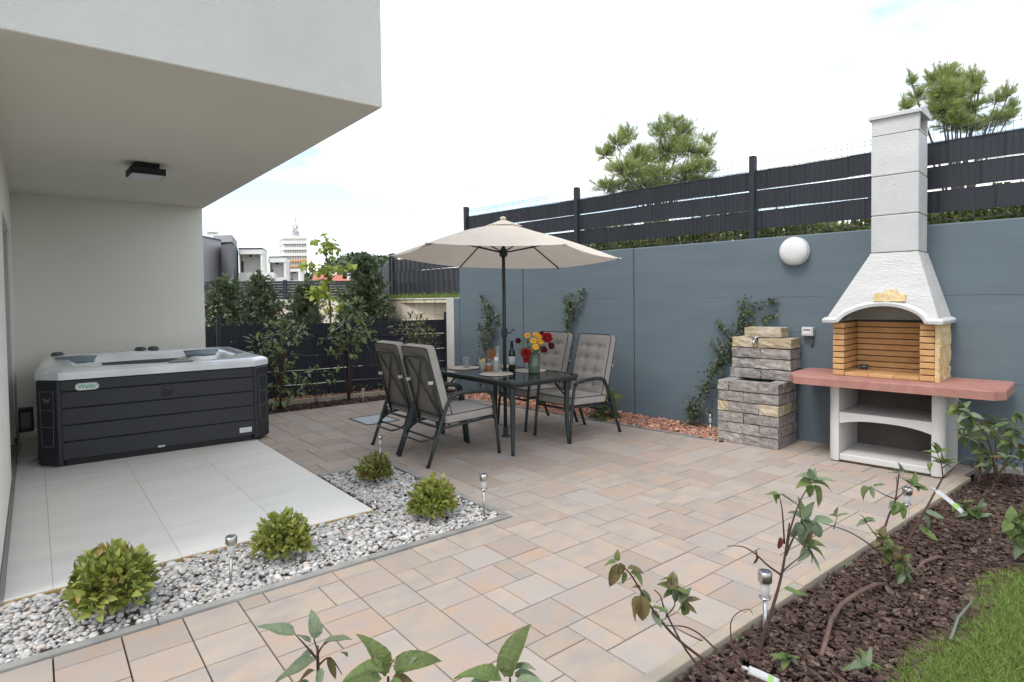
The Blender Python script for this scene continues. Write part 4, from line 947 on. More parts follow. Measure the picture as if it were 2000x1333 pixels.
for s in (-1, 1): mb.tube([(.37, s*ys, .355), (.33, s*ys, .362), (-.02, s*ys, .338), (-.26, s*ys, .325)], .013, 8)
for k in range(5): mb.tube([(.25-k*.12, -ys, .352-k*.006), (.25-k*.12, ys, .352-k*.006)], .006, 6)
mb.build('seat_frame', 'chairmetal', gc)
bt = Vector((-.385, 0, .985)); bb = Vector((-.215, 0, .36)); bd_ = (bt-bb).normalized()
def bpt(k, y): p = bb+(bt-bb)*k; return (p.x, y, p.z)
mb = MB(); hw = .205; mb.tube([bpt(-.02, -hw), bpt(.3, -hw), bpt(.90, -hw), bpt(.97, -hw+.03), bpt(1.0, -hw+.08), bpt(1.0, hw-.08), bpt(.97, hw-.03), bpt(.90, hw), bpt(.3, hw), bpt(-.02, hw)], .0125, 8)
mb.tube([bpt(.12, -hw), bpt(.12, hw)], .009, 6)
mb.build('back_frame', 'chairmetal', gc)
mb = MB(); mb.tube([bpt(.16, -hw), bpt(.93, hw*.55)], .0075, 6); mb.tube([bpt(.16, hw), bpt(.93, -hw*.55)], .0075, 6); mb.build('back_brace', 'chairmetal', gc)
mb = MB(); mb.tube([(-.24, -CW+.02, .30), (-.36, -CW+.05, .235), (-.40, -CW+.12, .215), (-.40, CW-.12, .215), (-.36, CW-.05, .235), (-.24, CW-.02, .30)], .0095, 8); mb.tube([(-.315, -CW, .24), (-.315, CW, .24)], .010, 8); mb.build('recline_bar', 'chairmetal', gc)
for s in (-1, 1):
    mb = MB(); pl = [(-.255, .43), (-.235, .42), (-.245, .395), (-.222, .385), (-.238, .36), (-.215, .35), (-.232, .325), (-.21, .315), (-.235, .29), (-.31, .27), (-.30, .30)]
    vs = [(x, s*(CW-.028)+dy, z) for dy in (-.003, .003) for x, z in pl]; n = len(pl)
    mb.add(vs, [tuple(range(n)), tuple(reversed(range(n, 2*n)))] + [((i+1) % n, i, n+i, n+(i+1) % n) for i in range(n)]); mb.build('ratchet_plate', 'chairmetal', gc)
zx = Vector((.96, 0, -.0)); 
def frame_mtx(origin, xa, ya, za): m = Matrix((Vector(xa), Vector(ya), Vector(za))).transposed().to_4x4(); m.translation = origin; return m
tl = .035; cushion('seat_cushion', 'cushion', .49, .56, .085, gc, frame_mtx((.085, 0, .410), (0, 1, 0), (-math.cos(tl), 0, -math.sin(tl)), (-math.sin(tl), 0, math.cos(tl))), puff=.014, nv=20, nu=20, backm='cushback')
nb_ = Vector((bd_.z, 0, -bd_.x)); mid = bb + (bt-bb)*.575 + nb_*.068
btn = [(x, y) for x in (-.34, .34) for y in (-.62, -.2, .22, .60)]
cushion('back_cushion', 'cushion', .48, .70, .092, gc, frame_mtx(mid, (0, 1, 0), bd_, nb_), buttons=btn, crease=[(-.34, -.62, .60, False), (.34, -.62, .6, False), (-.2, -.8, .8, True), (.22, -.8, .8, True), (.60, -.8, .8, True), (-.62, -.8, .8, True)], puff=.026, backm='cushback')
for s in (-1, 1):
    for k in (.62,):
        p = Vector(bpt(k, s*hw)); mb = MB(); mb.box(-.02, .02, -.018, .018, -.016, .016, ch=.005); mb.build('cushion_tie', 'tie', gc, loc=tuple(p-nb_*.004))
gc.location = (3.105, 4.865, 0)
dup(gc, (3.115, 5.465, 0), .015, 'cushioned recliner chair on the house side of the table, nearest the rear fence')
dup(gc, (4.665, 4.685, 0), PI+.03, 'cushioned recliner chair on the wall side of the table, at the end with the flowers')
dup(gc, (4.70, 5.40, 0), PI-.02, 'cushioned recliner chair on the wall side of the table, partly hidden by the bouquet')

# parasol
PX, PY = 3.975, 5.10
pa = thing('parasol', 'open beige garden parasol on a dark pole through the glass table', 'parasol', (PX, PY, 0))
mb = MB(); mb.tube([(0, 0, .02), (0, 0, 1.2), (0, 0, 2.30)], [.020, .020, .018], 12); pole = mb.build('pole', 'chairmetal', pa)
mb = MB(); mb.lathe([(.05, 0), (.05, .012), (.03, .02), (.027, .10), (.02, .105)], n=24); mb.build('base', 'chairmetal', pa)
mb = MB(); mb.box(-.028, .028, -.028, .028, -.05, .05, ch=.01); ck = mb.build('crank_housing', 'chairmetal', pa, loc=(0, 0, 1.13))
mb = MB(); mb.tube([(.02, -.02, .0), (.055, -.05, .0), (.06, -.055, .03), (.085, -.075, .032)], .007, 6); mb.build('crank_handle', 'chairmetal', ck)
RZ = 1.944; A0 = -.726; RR = 1.25; AP = 2.305
def cz_(x, y): return -.05*x - .018*y
def rim(k, r=RR): a = A0+k*PI/3; x, y = r*math.cos(a), r*math.sin(a); return Vector((x, y, RZ+cz_(x, y)*1.0))
apex = Vector((0, 0, AP))
for k in range(6):
    a, b = rim(k), rim(k+1)
    def fn(u, v):
        v = .03+.97*v; e = a+(b-a)*u; e = e - Vector((e.x, e.y, 0))*(.035*4*u*(1-u)); p = apex+(e-apex)*v
        p.z -= .035*4*u*(1-u)*v*v*.5 - .03*math.sin(PI*v); return p
    mb = MB(); mb.grid(fn, 10, 12); o = mb.build('canopy_panel', 'canopy', pa)
    mb = MB(); mb.tube([apex+(a-apex)*.02+Vector((0, 0, -.012)), apex+(a-apex)*.5+Vector((0, 0, .012)), a+Vector((0, 0, -.008))], .0085, 6); rb = mb.build('rib', 'chairmetal', pa)
    m_ = apex+(a-apex)*.50; mb = MB(); mb.tube([(0.03*math.cos(A0+k*PI/3), .03*math.sin(A0+k*PI/3), 2.0), m_+Vector((0, 0, .002))], .0075, 6); mb.build('strut', 'chairmetal', rb)
    mb = MB(); mb.lathe([(.003, -.012), (.012, -.008), (.012, .006), (.003, .01)], n=8); mb.build('rib_tip', 'canopy', pa, loc=tuple(a))
mb = MB(); mb.lathe([(.034, -.05), (.045, -.03), (.045, .01), (.034, .03), (.024, .05)], n=14); mb.build('runner', 'chairmetal', pa, loc=(0, 0, 2.0))
mb = MB(); n6 = 6; vs = [(0, 0, .075)] + [(.21*math.cos(A0+k*PI/3), .21*math.sin(A0+k*PI/3), .0) for k in range(6)]
mb.add(vs, [(0, k+1, (k+1) % 6+1) for k in range(6)]); mb.build('vent_cap', 'canopy', pa, loc=(0, 0, AP-.025))
mb = MB(); mb.lathe([(.03, 0), (.034, .012), (.03, .026), (.012, .034), (.001, .036)], n=14); mb.build('finial', 'canopy', pa, loc=(0, 0, AP+.045))

# things on the table
for (x, y, l) in ((3.795, 5.62, 'round cream placemat at the far corner under the single glass on the house side'), (3.73, 4.93, 'round cream placemat near the front edge of the table on the house side'),
                  (4.20, 5.45, 'round cream placemat behind the wine bottle'), (4.19, 4.90, 'round cream placemat under the flower vase')):
    x = min(max(x, TC[0]-.26), TC[0]+.26)
    mb = MB(); rings = [(.001, .004)] + [(r, .0045 + (.0006 if i % 2 else 0)) for i, r in enumerate(np.linspace(.02, .175, 14))] + [(.178, .002), (.178, 0)]
    mb.lathe([(r, z) for r, z in reversed(rings)], n=40); mb.build('placemat', 'mat', None, loc=(x, y, TZ+.001), label=l, cat='placemat', group='placemats on the table')
def tumbler(x, y, z, l):
    mb = MB(); mb.lathe([(.031, 0), (.033, .004), (.036, .12), (.0335, .12), (.030, .010), (.001, .009)], n=24); mb.build('drinking_glass', 'glass', None, loc=(x, y, z), label=l, cat='glass', group='drinking glasses on the table')
tumbler(3.81, 5.60, TZ+.0065, 'smoky drinking glass alone on the placemat at the far house side corner'); tumbler(3.80, 5.03, TZ+.0065, 'smoky drinking glass in front of the snack jars')
tumbler(4.22, 4.99, TZ+.0065, 'smoky drinking glass half hidden behind the flower vase'); tumbler(4.09, 5.42, TZ+.0065, 'smoky drinking glass behind the wine bottle')
wb = thing('wine_bottle', 'dark wine bottle with white label beside the parasol pole', 'bottle', (3.985, 4.985, TZ))
mb = MB(); mb.lathe([(.034, 0), (.037, .006), (.037, .19), (.034, .215), (.018, .245), (.0145, .26), (.0145, .315), (.016, .316), (.016, .325), (.014, .325)], n=24); mb.build('body', 'bottle', wb)
mb = MB(); mb.lathe([(.0375, .075), (.0376, .165)], n=24); mb.build('label', 'paper', wb)
mb = MB(); mb.lathe([(.0155, .262), (.0155, .327), (.001, .328)], n=16); mb.build('capsule', 'black', wb)
jr = thing('breadstick_jar', 'glass jar of amber breadsticks beside the bottle', 'jar', (3.89, 5.22, TZ))
mb = MB(); mb.lathe([(.042, 0), (.045, .006), (.045, .13), (.043, .13), (.041, .01), (.001, .009)], n=24); mb.build('body', 'glass', jr)
for k in range(12):
    a = k*2.4; r = .03; mb = MB(); mb.tube([(r*.5*math.cos(a), r*.5*math.sin(a), .012), (r*1.6*math.cos(a), r*1.6*math.sin(a), .20+.02*(k % 3))], .0055, 6); mb.build('breadstick', 'amber', jr)
jp = thing('pasta_glass', 'glass filled with pale yellow snacks on the table', 'jar', (3.745, 5.20, TZ))
mb = MB(); mb.lathe([(.03, 0), (.032, .004), (.044, .115), (.042, .115), (.03, .008), (.001, .007)], n=24); mb.build('body', 'glass', jp)
mb = MB()
for k in range(26):
    a = random.uniform(0, 6.3); r = random.uniform(0, .024); mb.tube([(r*math.cos(a), r*math.sin(a), .012), (r*1.5*math.cos(a+.3), r*1.5*math.sin(a+.3), random.uniform(.10, .145))], .006, 5)
mb.build('snack_sticks', 'pasta', jp, kind='stuff')
js = thing('sauce_jar', 'small jar of amber preserve with a pale lid on the table', 'jar', (3.80, 5.15, TZ))
mb = MB(); mb.lathe([(.03, 0), (.034, .005), (.034, .06), (.028, .07)], n=20); mb.build('body', 'amber', js)
mb = MB(); mb.lathe([(.03, .07), (.03, .085), (.001, .086)], n=20); mb.build('lid', 'boxgrey', js)
cn = thing('candle', 'short white candle on a small plate between the jars', 'candle', (3.86, 5.10, TZ))
mb = MB(); mb.lathe([(.05, 0), (.06, .012), (.045, .008), (.001, .007)], n=24); mb.build('plate', 'lampwhite', cn)
mb = MB(); mb.lathe([(.022, .008), (.022, .155), (.001, .157)], n=18); mb.build('wax', 'candle', cn)
cf = thing('carafe', 'clear glass carafe with long neck behind the candle', 'carafe', (3.90, 5.13, TZ))
mb = MB(); mb.lathe([(.045, 0), (.048, .01), (.046, .10), (.022, .19), (.020, .24), (.027, .265), (.025, .265), (.018, .24), (.020, .19), (.043, .10), (.043, .012), (.001, .011)], n=24); mb.build('body', 'glass', cf)
# vase and bouquet
VX, VY = 4.075, 4.73
vs_ = thing('vase', 'green tinted square glass vase holding the bouquet', 'vase', (VX, VY, TZ))
mb = MB(); mb.lathe([(.055, 0), (.060, .006), (.066, .20), (.062, .20), (.054, .02), (.001, .018)], n=28); mb.build('body', 'vase', vs_)
mb = MB(); mb.lathe([(.052, .020), (.058, .10), (.001, .101)], n=24); mb.build('water', 'vase', vs_)
def fpos(px, py, dd): p = at(px, py, dep(VX, VY)+dd); return p
def flower(kind, px, py, dd, R, m, label, seed):
    r_ = random.Random(seed); p = fpos(px, py, dd); t = thing(kind, label, 'flower', p, 0, 'flowers in the vase')
    base = Vector((VX, VY, TZ+.03))+Vector((r_.uniform(-.03, .03), r_.uniform(-.03, .03), 0)); up = (p-Vector((VX, VY, TZ+.15))).normalized(); toc = (CAM-p).normalized(); n_ = (up*.5+toc*.7).normalized()
    mb = MB(); rel = base-p; mb.tube([rel, rel*.5+Vector((0, 0, .02)), -n_*.012], .003, 5); mb.build('stem', 'leafyoung', t)
    q = n_.to_track_quat('Z', 'Y').to_matrix().to_4x4()
    pts, ax, up_, sc = [], [], [], []
    if kind == 'dahlia':
        for ring, (cnt, el, r0) in enumerate(((16, -.25, .9), (15, .1, .88), (13, .45, .8), (11, .8, .66), (8, 1.1, .5), (5, 1.4, .35))):
            for i in range(cnt):
                a = 2*PI*(i+.5*(ring % 2))/cnt+r_.uniform(-.1, .1); d = Vector((math.cos(a)*math.cos(el), math.sin(a)*math.cos(el), math.sin(el)))
                pts.append(d*R*.15); ax.append(d); up_.append(Vector((-math.cos(a)*math.sin(el), -math.sin(a)*math.sin(el), math.cos(el)))); sc.append((R*r0, R*r0*.9, R*r0))
        T = leaf_t(.30, -.12, .12)
    else:
        for ring, (cnt, el) in enumerate(((14, .05), (13, .25))):
            for i in range(cnt):
                a = 2*PI*(i+.5*ring)/cnt; d = Vector((math.cos(a)*math.cos(el), math.sin(a)*math.cos(el), math.sin(el))); pts.append(d*R*.2); ax.append(d); up_.append(Vector((0, 0, 1))); sc.append((R*.85, R*.8, R))
        T = leaf_t(.24, .1, .05)
    V, F = scatter(*T, np.array(pts), np.array(ax), np.array(up_), np.array(sc)); V = np.array([q @ Vector(v) for v in V])
    link('petals', np_mesh('petals', V, F), m, t, kind='stuff')
    if kind != 'dahlia': mb = MB(); mb.lathe([(R*.3, 0), (R*.27, R*.12), (R*.12, R*.2), (.0005, R*.21)], n=12, mtx=q); mb.build('heart', 'flowerheart', t)
for i, (px, py, dd, R, m, l) in enumerate(((1069, 660, 0, .062, 'redflower', 'largest red dahlia at the top of the bouquet on the wall side'), (1027, 690, -.10, .058, 'redflower', 'bright red dahlia low in front of the bouquet'),
        (1012, 666, -.02, .034, 'darkred', 'dark crimson dahlia at the outer house side of the bouquet'), (1077, 676, -.02, .040, 'darkred', 'dark crimson dahlia just below the largest red dahlia'), (1062, 683, -.06, .040, 'darkred', 'crimson dahlia above the rim of the vase'), (1058, 652, .05, .03, 'darkred', 'small dark crimson dahlia behind the largest red one'), (1028, 703, -.09, .036, 'redflower', 'red dahlia drooping below the bright low one'))): flower('dahlia', px, py, dd, R, m, l, i)
for i, (px, py, dd, R, l) in enumerate(((1030, 656, -.02, .036, 'yellow daisy highest on the house side of the bouquet'), (1046, 654, .03, .034, 'yellow daisy at the very top of the bouquet'), (1042, 666, -.06, .038, 'yellow daisy in the middle of the bouquet'), (1055, 668, -.02, .036, 'yellow daisy touching the big red dahlia'), (1046, 678, -.09, .037, 'lowest yellow daisy above the vase'), (1053, 658, .0, .032, 'yellow daisy between the top daisy and the big red dahlia'))): flower('daisy', px, py, dd, R, 'yellowflower', l, 50+i)
n = 90; base = np.array([VX, VY, TZ+.20]); dr = rdir(n)*np.array([1, 1, .6]) + np.array([0, 0, .55]); P = base + unit(dr)*rng.uniform(.03, .15, (n, 1))
V, F = scatter(*leaf_t(.2), P, unit(dr)+rng.normal(0, .4, (n, 3)), rdir(n)+[0, 0, 1], rng.uniform(.03, .065, n)); link('bouquet_greens', np_mesh('greens', V-np.array([VX, VY, TZ]), F), 'laurel', None, loc=(VX, VY, TZ), label='loose green leaves filling the bouquet around the flowers', cat='foliage', kind='stuff')
# drain grate in the paving
gr = thing('drain_grate', 'square pale galvanised drain grate set in the paving', 'grate', (3.30, 6.92, 0))
mb = MB(); mb.box(-.2, .2, -.25, .25, .001, .0035); mb.build('cover', 'grate', gr)
mb = MB()
for k in range(9): mb.box(-.18+k*.045-.006, -.18+k*.045+.006, -.24, .24, .0036, .008)
for k in range(3): mb.box(-.19, .19, -.2+k*.2-.006, -.2+k*.2+.006, .0036, .0075)
mb.build('bars', 'grate', gr, kind='stuff')
mb = MB()
for (a, b, c, d) in ((-.22, -.201, -.27, .27), (.201, .22, -.27, .27), (-.2, .2, -.27, -.251), (-.2, .2, .251, .27)): mb.box(a, b, c, d, .0005, .009)
mb.build('frame', 'plinth', gr, kind='stuff')
# solar stake lights
def solar(x, y, h, label, z=0, s=1.0, lean=(0, 0)):
    t = thing('solar_light', label, 'solar light', (x, y, z), random.uniform(0, 6), 'solar stake lights'); t.rotation_euler = (lean[0], lean[1], 0)
    mb = MB(); mb.tube([(0, 0, -.05), (0, 0, h*.62)], .0085*s, 10); mb.build('stake', 'steel', t)
    mb = MB(); mb.lathe([(.012*s, h*.62), (.017*s, h*.64), (.022*s, h*.86), (.020*s, h*.86), (.015*s, h*.65), (.001, h*.645)], n=16); mb.build('lens', 'lens', t)
    mb = MB(); mb.lathe([(.012*s, h*.61), (.024*s, h*.62), (.024*s, h*.635), (.012*s, h*.64)], n=16); mb.build('collar', 'steel', t)
    mb = MB(); mb.lathe([(.027*s, h*.85), (.029*s, h*.86), (.029*s, h*.985), (.026*s, h), (.001, h)], n=20); cp = mb.build('cap', 'steel', t)
    mb = MB(); mb.lathe([(.021*s, h+.0005), (.020*s, h+.002), (.001, h+.002)], n=16); mb.build('solar_cell', 'solar', cp)
solar(.775, 3.375, .265, 'solar stake light in the pebbles between the two front round shrubs', lean=(.02, .03)); solar(2.41, 3.345, .285, 'solar stake light at the pebble bed corner by the paving'); solar(2.49, 5.10, .24, 'small solar stake light behind the reddish round shrub', s=.8)
solar(2.437, 1.315, .31, 'largest solar stake light at the edge of the bark bed beside the bent sapling'); solar(4.255, 1.362, .285, 'solar stake light in the bark bed in front of the barbecue'); p = wf(-2.98, .47); solar(p.x, p.y, .24, 'thin solar stake light in the pink gravel beside the stone fountain', s=.8); solar(3.72, 8.14, .22, 'solar stake light in the rear bark bed by the leafy shrub', s=.8)
# ================================================================ PLANTS NEAR THE PATIO
LM = {}
def leaf_me(kind, v):
    key = (kind, v)
    if key not in LM:
        w, d, f = {'round': ((.27, .7, .12), (.30, 1.2, .18), (.24, .2, .08)), 'long': ((.21, .9, .12), (.23, 1.5, .15), (.20, .35, .10))}[kind][v % 3]
        me = bend_leaf(1.0, w, d, f).mesh('leaf'); me.materials.append(M['leafyoung']); LM[key] = me
    return LM[key]
def add_leaf(root, base, p, d, L, m='leafyoung', kind='round', v=0, up=None):
    d = Vector(d).normalized(); u = Vector(up) if up is not None else Vector((random.gauss(0, .25), random.gauss(0, .25), 1))
    z = (u-d*u.dot(d))
    if z.length < .05: z = d.orthogonal()
    z.normalize(); y = z.cross(d); mt = Matrix((d*L, y*L, z*L)).transposed().to_4x4(); mt.translation = Vector(p)-base
    key = (kind, v % 3, m)
    if key not in LM: me = leaf_me(kind, v).copy(); me.materials.clear(); me.materials.append(M[m]); LM[key] = me
    return link('leaf', LM[key], None, root, mtx=mt)
def img_dir(deg, fwd): a = math.radians(deg); return RT*math.cos(a) + UP*math.sin(a) - HF*fwd      # deg in the picture, fwd towards the viewer
def sapling(name, label, base_px, d, stems, tips, cat='plant', group=None, lk='round', r0=.006):
    base = at(*base_px, d); t = thing(name, label, cat, base, 0, group)
    for st in stems:
        pts = [at(x, y, d+dd)-base for (x, y, dd, *_) in st]; N = len(pts)
        fine = []
        for i in range(N-1):
            for k in range(4):
                u = k/4; p0, p1, p2, p3 = pts[max(0, i-1)], pts[i], pts[i+1], pts[min(N-1, i+2)]
                fine.append(.5*((2*p1)+(p2-p0)*u+(2*p0-5*p1+4*p2-p3)*u*u+(3*p1-p0-3*p2+p3)*u**3))
        fine.append(pts[-1]); rr = st[0][3] if len(st[0]) > 3 else r0
        mb = MB(); n = len(fine); mb.tube(fine, [rr*(1-.65*i/(n-1)) for i in range(n)], 6); mb.build('stem', 'stem', t)
    for (x, y, dd, deg, fwd, Lpx, m) in tips:
        L = Lpx/FPX*(d+dd); add_leaf(t, base, at(x, y, d+dd), img_dir(deg, fwd), L, m, lk, random.randint(0, 2), up=Vector((random.gauss(0, .3), random.gauss(0, .3), 1))-HF*.35)
    return t
def whorl(x, y, dd, n, Lpx, m, a0=0, a1=360, fwd=.5):
    out = []
    for i in range(n):
        out.append((x+random.uniform(-3, 3), y+random.uniform(-3, 3), dd+random.uniform(-.01, .01), a0+(a1-a0)*(i+random.uniform(.2, .8))/n, random.uniform(-.5, .8)*fwd*2, Lpx*random.uniform(.7, 1.15), m if isinstance(m, str) else random.choice(m)))
    return out
# three close plants rising in front of the camera
Y_, G_, B_ = 'leafyoung', 'leafgrey', 'leafbronze'
sapling('young_plant', 'close young plant with broad grey green leaves, leftmost of three at the bottom edge', (620, 2700), 1.02,
        [[(640, 2000, .02), (628, 1500, .01), (622, 1330, 0), (620, 1262, 0)], [(621, 1290, 0, .0025), (600, 1265, -.01), (577, 1240, -.02)], [(622, 1275, 0, .002), (615, 1255, .01), (612, 1240, .0)], [(622, 1275, 0, .002), (630, 1262, -.01), (640, 1255, -.02)], [(622, 1300, 0, .002), (645, 1285, .02), (668, 1318, .03)]],
        [(577, 1240, -.02, 152, .25, 75, G_), (620, 1245, .0, 100, .1, 62, G_), (632, 1258, -.02, 28, .3, 68, G_), (607, 1256, .01, 130, .3, 34, G_), (612, 1276, .02, 165, .4, 32, G_), (618, 1288, -.01, 192, .5, 86, G_), (640, 1286, .02, -60, .2, 44, B_), (615, 1310, .0, 185, .6, 40, B_), (628, 1305, -.03, -90, .9, 42, G_), (606, 1335, 0, 150, .5, 36, Y_)], lk='long', r0=.0055)
sapling('young_plant', 'close young plant with bright green leaf rosette, middle of three at the bottom edge', (765, 2700), .98,
        [[(790, 2000, .02), (770, 1500, .01), (762, 1400, 0), (758, 1322, 0)]],
        [(752, 1318, 0, 140, .3, 100, Y_), (756, 1312, .02, 112, .1, 98, Y_), (760, 1314, -.01, 78, .5, 52, Y_), (772, 1312, .0, 38, .1, 105, Y_), (780, 1308, .01, 55, .4, 50, G_), (745, 1325, -.02, 160, .6, 75, Y_), (768, 1325, 0, 20, .7, 58, B_), (765, 1328, -.03, -20, .9, 55, Y_), (742, 1328, .02, 178, .3, 62, G_), (752, 1322, .03, 118, .5, 70, G_), (680, 1282, .02, 115, .7, 24, G_)], lk='long', r0=.006)
sapling('young_plant', 'close young plant with upright pointed leaf at the bottom edge, nearest the bark bed', (1000, 2700), .96,
        [[(1010, 2000, .02), (1002, 1500, .01), (998, 1420, 0), (996, 1325, 0)]],
        [(992, 1322, 0, 86, .05, 118, Y_), (980, 1330, -.01, 146, .25, 100, Y_), (1002, 1312, 0, 55, .5, 62, G_), (1006, 1318, .01, 12, .6, 72, G_), (972, 1330, .02, 128, .4, 60, G_), (960, 1340, .0, 165, .5, 80, G_), (1008, 1335, -.02, 25, .6, 88, G_), (985, 1345, .03, 190, .6, 95, 'leafgrey')], lk='long', r0=.006)
# bark bed saplings
RD = 'leafdead'
sapling('sapling', 'leaning sapling with drooping bronze leaves over the paving edge', (1440, 1330), 2.12,
        [[(1440, 1330, 0, .006), (1370, 1285, 0), (1320, 1245, -.02), (1285, 1205, -.03), (1258, 1165, -.03), (1230, 1120, -.04), (1212, 1105, -.04)], [(1392, 1335, 0, .005), (1340, 1270, .03), (1300, 1195, .04), (1290, 1165, .04), (1277, 1152, .04)],
         [(1458, 1320, 0, .004), (1400, 1270, .05), (1365, 1238, .06), (1335, 1224, .06), (1300, 1222, .05), (1282, 1210, .04)], [(1300, 1205, .04, .003), (1318, 1182, .05), (1312, 1160, .05), (1312, 1130, .05)], [(1448, 1330, .02, .003), (1432, 1270, .03), (1427, 1220, .04), (1440, 1198, .05), (1462, 1190, .06), (1470, 1200, .06)], [(1372, 1252, .05, .0025), (1345, 1240, .06), (1318, 1225, .06)]],
        [(1206, 1102, -.04, -110, .3, 50, B_), (1210, 1100, -.04, -80, .2, 36, B_), (1204, 1098, -.03, 170, .4, 28, Y_), (1206, 1096, -.04, 95, .1, 24, Y_), (1226, 1110, -.03, 5, .4, 34, B_), (1232, 1118, -.03, -20, .4, 38, Y_), (1222, 1118, -.02, -110, .3, 24, Y_), (1252, 1152, -.03, 135, .2, 22, B_), (1256, 1152, -.02, -70, .5, 34, G_), (1260, 1166, -.04, -110, .4, 56, B_), (1252, 1164, -.03, -125, .3, 50, B_), (1272, 1188, -.02, 10, .4, 32, Y_), (1274, 1192, -.02, -60, .5, 36, G_), (1288, 1196, .03, 40, .5, 24, G_)]
        + whorl(1314, 1150, .05, 8, 36, [Y_, G_, Y_, B_], 150, -150, .5) + whorl(1330, 1175, .04, 6, 36, [G_, Y_, B_], 120, -120, .4) + [(1312, 1132, .05, 160, .2, 28, Y_), (1312, 1132, .05, 80, .1, 20, Y_), (1334, 1180, .05, -72, .2, 34, Y_)])
sapling('sapling', 'tall bent sapling with a few leaf whorls standing beside the largest solar light', (1478, 1295), 2.46,
        [[(1478, 1295, 0, .009), (1490, 1250, 0), (1505, 1200, 0), (1525, 1130, .0), (1537, 1060, -.01), (1542, 1022, -.02)], [(1537, 1070, 0, .005), (1545, 1030, .02), (1562, 980, .03), (1585, 942, .04)], [(1535, 1085, 0, .005), (1550, 1050, .03), (1566, 1022, .05), (1590, 1018, .06)], [(1532, 1062, 0, .004), (1528, 1000, -.03), (1522, 968, -.04)], [(1524, 1122, 0, .0045), (1500, 1105, -.02), (1475, 1082, -.03), (1450, 1068, -.03), (1420, 1067, -.04)], [(1530, 1115, 0, .0035), (1550, 1098, .04), (1572, 1080, .05)], [(1738, 1098, .5, .004), (1700, 1065, .4), (1660, 1040, .35), (1620, 1026, .3), (1585, 1018, .25)], [(1628, 1034, .3, .0025), (1632, 1020, .3), (1636, 1008, .3)]],
        whorl(1588, 940, .04, 5, 38, [Y_, Y_, G_], 20, 200, .4) + [(1590, 948, .04, -70, .3, 46, Y_), (1590, 944, .04, 8, .3, 38, Y_), (1586, 948, .03, -120, .3, 28, Y_)] + whorl(1522, 966, -.04, 3, 26, [Y_], 160, 260, .4) + [(1524, 966, -.04, -28, .3, 44, G_)]
        + whorl(1568, 1015, .05, 7, 40, [G_, Y_, G_], 160, -100, .5) + [(1566, 1020, .05, -95, .3, 44, G_), (1560, 1020, .04, -110, .3, 40, G_), (1590, 1018, .06, 15, .3, 40, G_), (1592, 1020, .06, -85, .3, 40, G_)] + whorl(1574, 1070, .05, 6, 42, [G_, Y_, G_], 150, -110, .5) + [(1578, 1062, .05, 92, .2, 30, B_), (1576, 1072, .06, -58, .3, 46, G_)]
        + [(1524, 1050, .0, -95, .2, 26, RD), (1478, 1084, -.03, -100, .2, 22, RD), (1480, 1084, -.03, 120, .2, 14, RD), (1532, 1150, .01, -5, .6, 36, Y_), (1552, 1160, .01, 25, .6, 26, Y_)] + whorl(1637, 1006, .3, 3, 26, [Y_, G_], -10, 190, .3))
sapling('sapling', 'slim sapling with leafy foot and tall leader in the bark near the middle solar light', (1740, 1142), 3.05,
        [[(1740, 1142, 0, .008), (1732, 1090, 0), (1722, 1060, 0), (1735, 1010, .02), (1748, 980, .02), (1756, 925, .02)], [(1752, 976, .02, .004), (1730, 968, 0), (1705, 954, -.02)], [(1750, 975, .02, .004), (1765, 962, .04), (1780, 948, .05)], [(1722, 1060, 0, .004), (1706, 1040, -.03), (1692, 1022, -.04)], [(1750, 970, .02, .003), (1752, 945, .04), (1750, 930, .05)]],
        [(1700, 952, -.02, 195, .3, 34, Y_), (1700, 950, -.02, -85, .4, 24, G_), (1706, 950, -.02, 20, .3, 22, Y_)] + whorl(1752, 982, .02, 5, 34, [G_, Y_], 170, 350, .4) + whorl(1757, 922, .02, 5, 28, [G_, Y_], 0, 200, .5) + whorl(1782, 948, .05, 6, 28, [Y_, G_], -60, 160, .5) + whorl(1692, 1020, -.04, 4, 22, [Y_, G_], 0, 200, .5) + whorl(1722, 1050, -.02, 8, 28, [Y_, Y_, B_], 0, 360, .5) + whorl(1738, 1075, -.03, 10, 34, [Y_, Y_, B_], 0, 360, .5) + whorl(1755, 1100, -.04, 10, 34, [Y_, G_, B_], -120, 120, .5) + whorl(1765, 1120, -.03, 6, 30, [Y_, G_], -150, 60, .5))
sp = sapling('sapling', 'tilted sapling stem carrying a white plant tag in front of the barbecue', (1765, 1070), 3.42,
        [[(1765, 1070, 0, .007), (1800, 1010, .02), (1838, 940, .04), (1850, 925, .05), (1880, 898, .1)], [(1842, 935, .04, .004), (1838, 905, .03), (1830, 885, .02)], [(1840, 915, .04, .003), (1855, 905, .06), (1862, 910, .06)]],
        whorl(1830, 884, .02, 4, 30, [Y_, G_], 0, 200, .4) + whorl(1842, 904, .03, 5, 30, [G_, Y_], -30, 200, .4) + [(1838, 905, .03, 20, .3, 34, Y_), (1822, 905, .03, 205, .3, 22, Y_), (1800, 1008, .02, -50, .4, 38, G_), (1808, 1000, .02, -15, .4, 34, G_), (1795, 1030, .03, -35, .4, 40, Y_)])
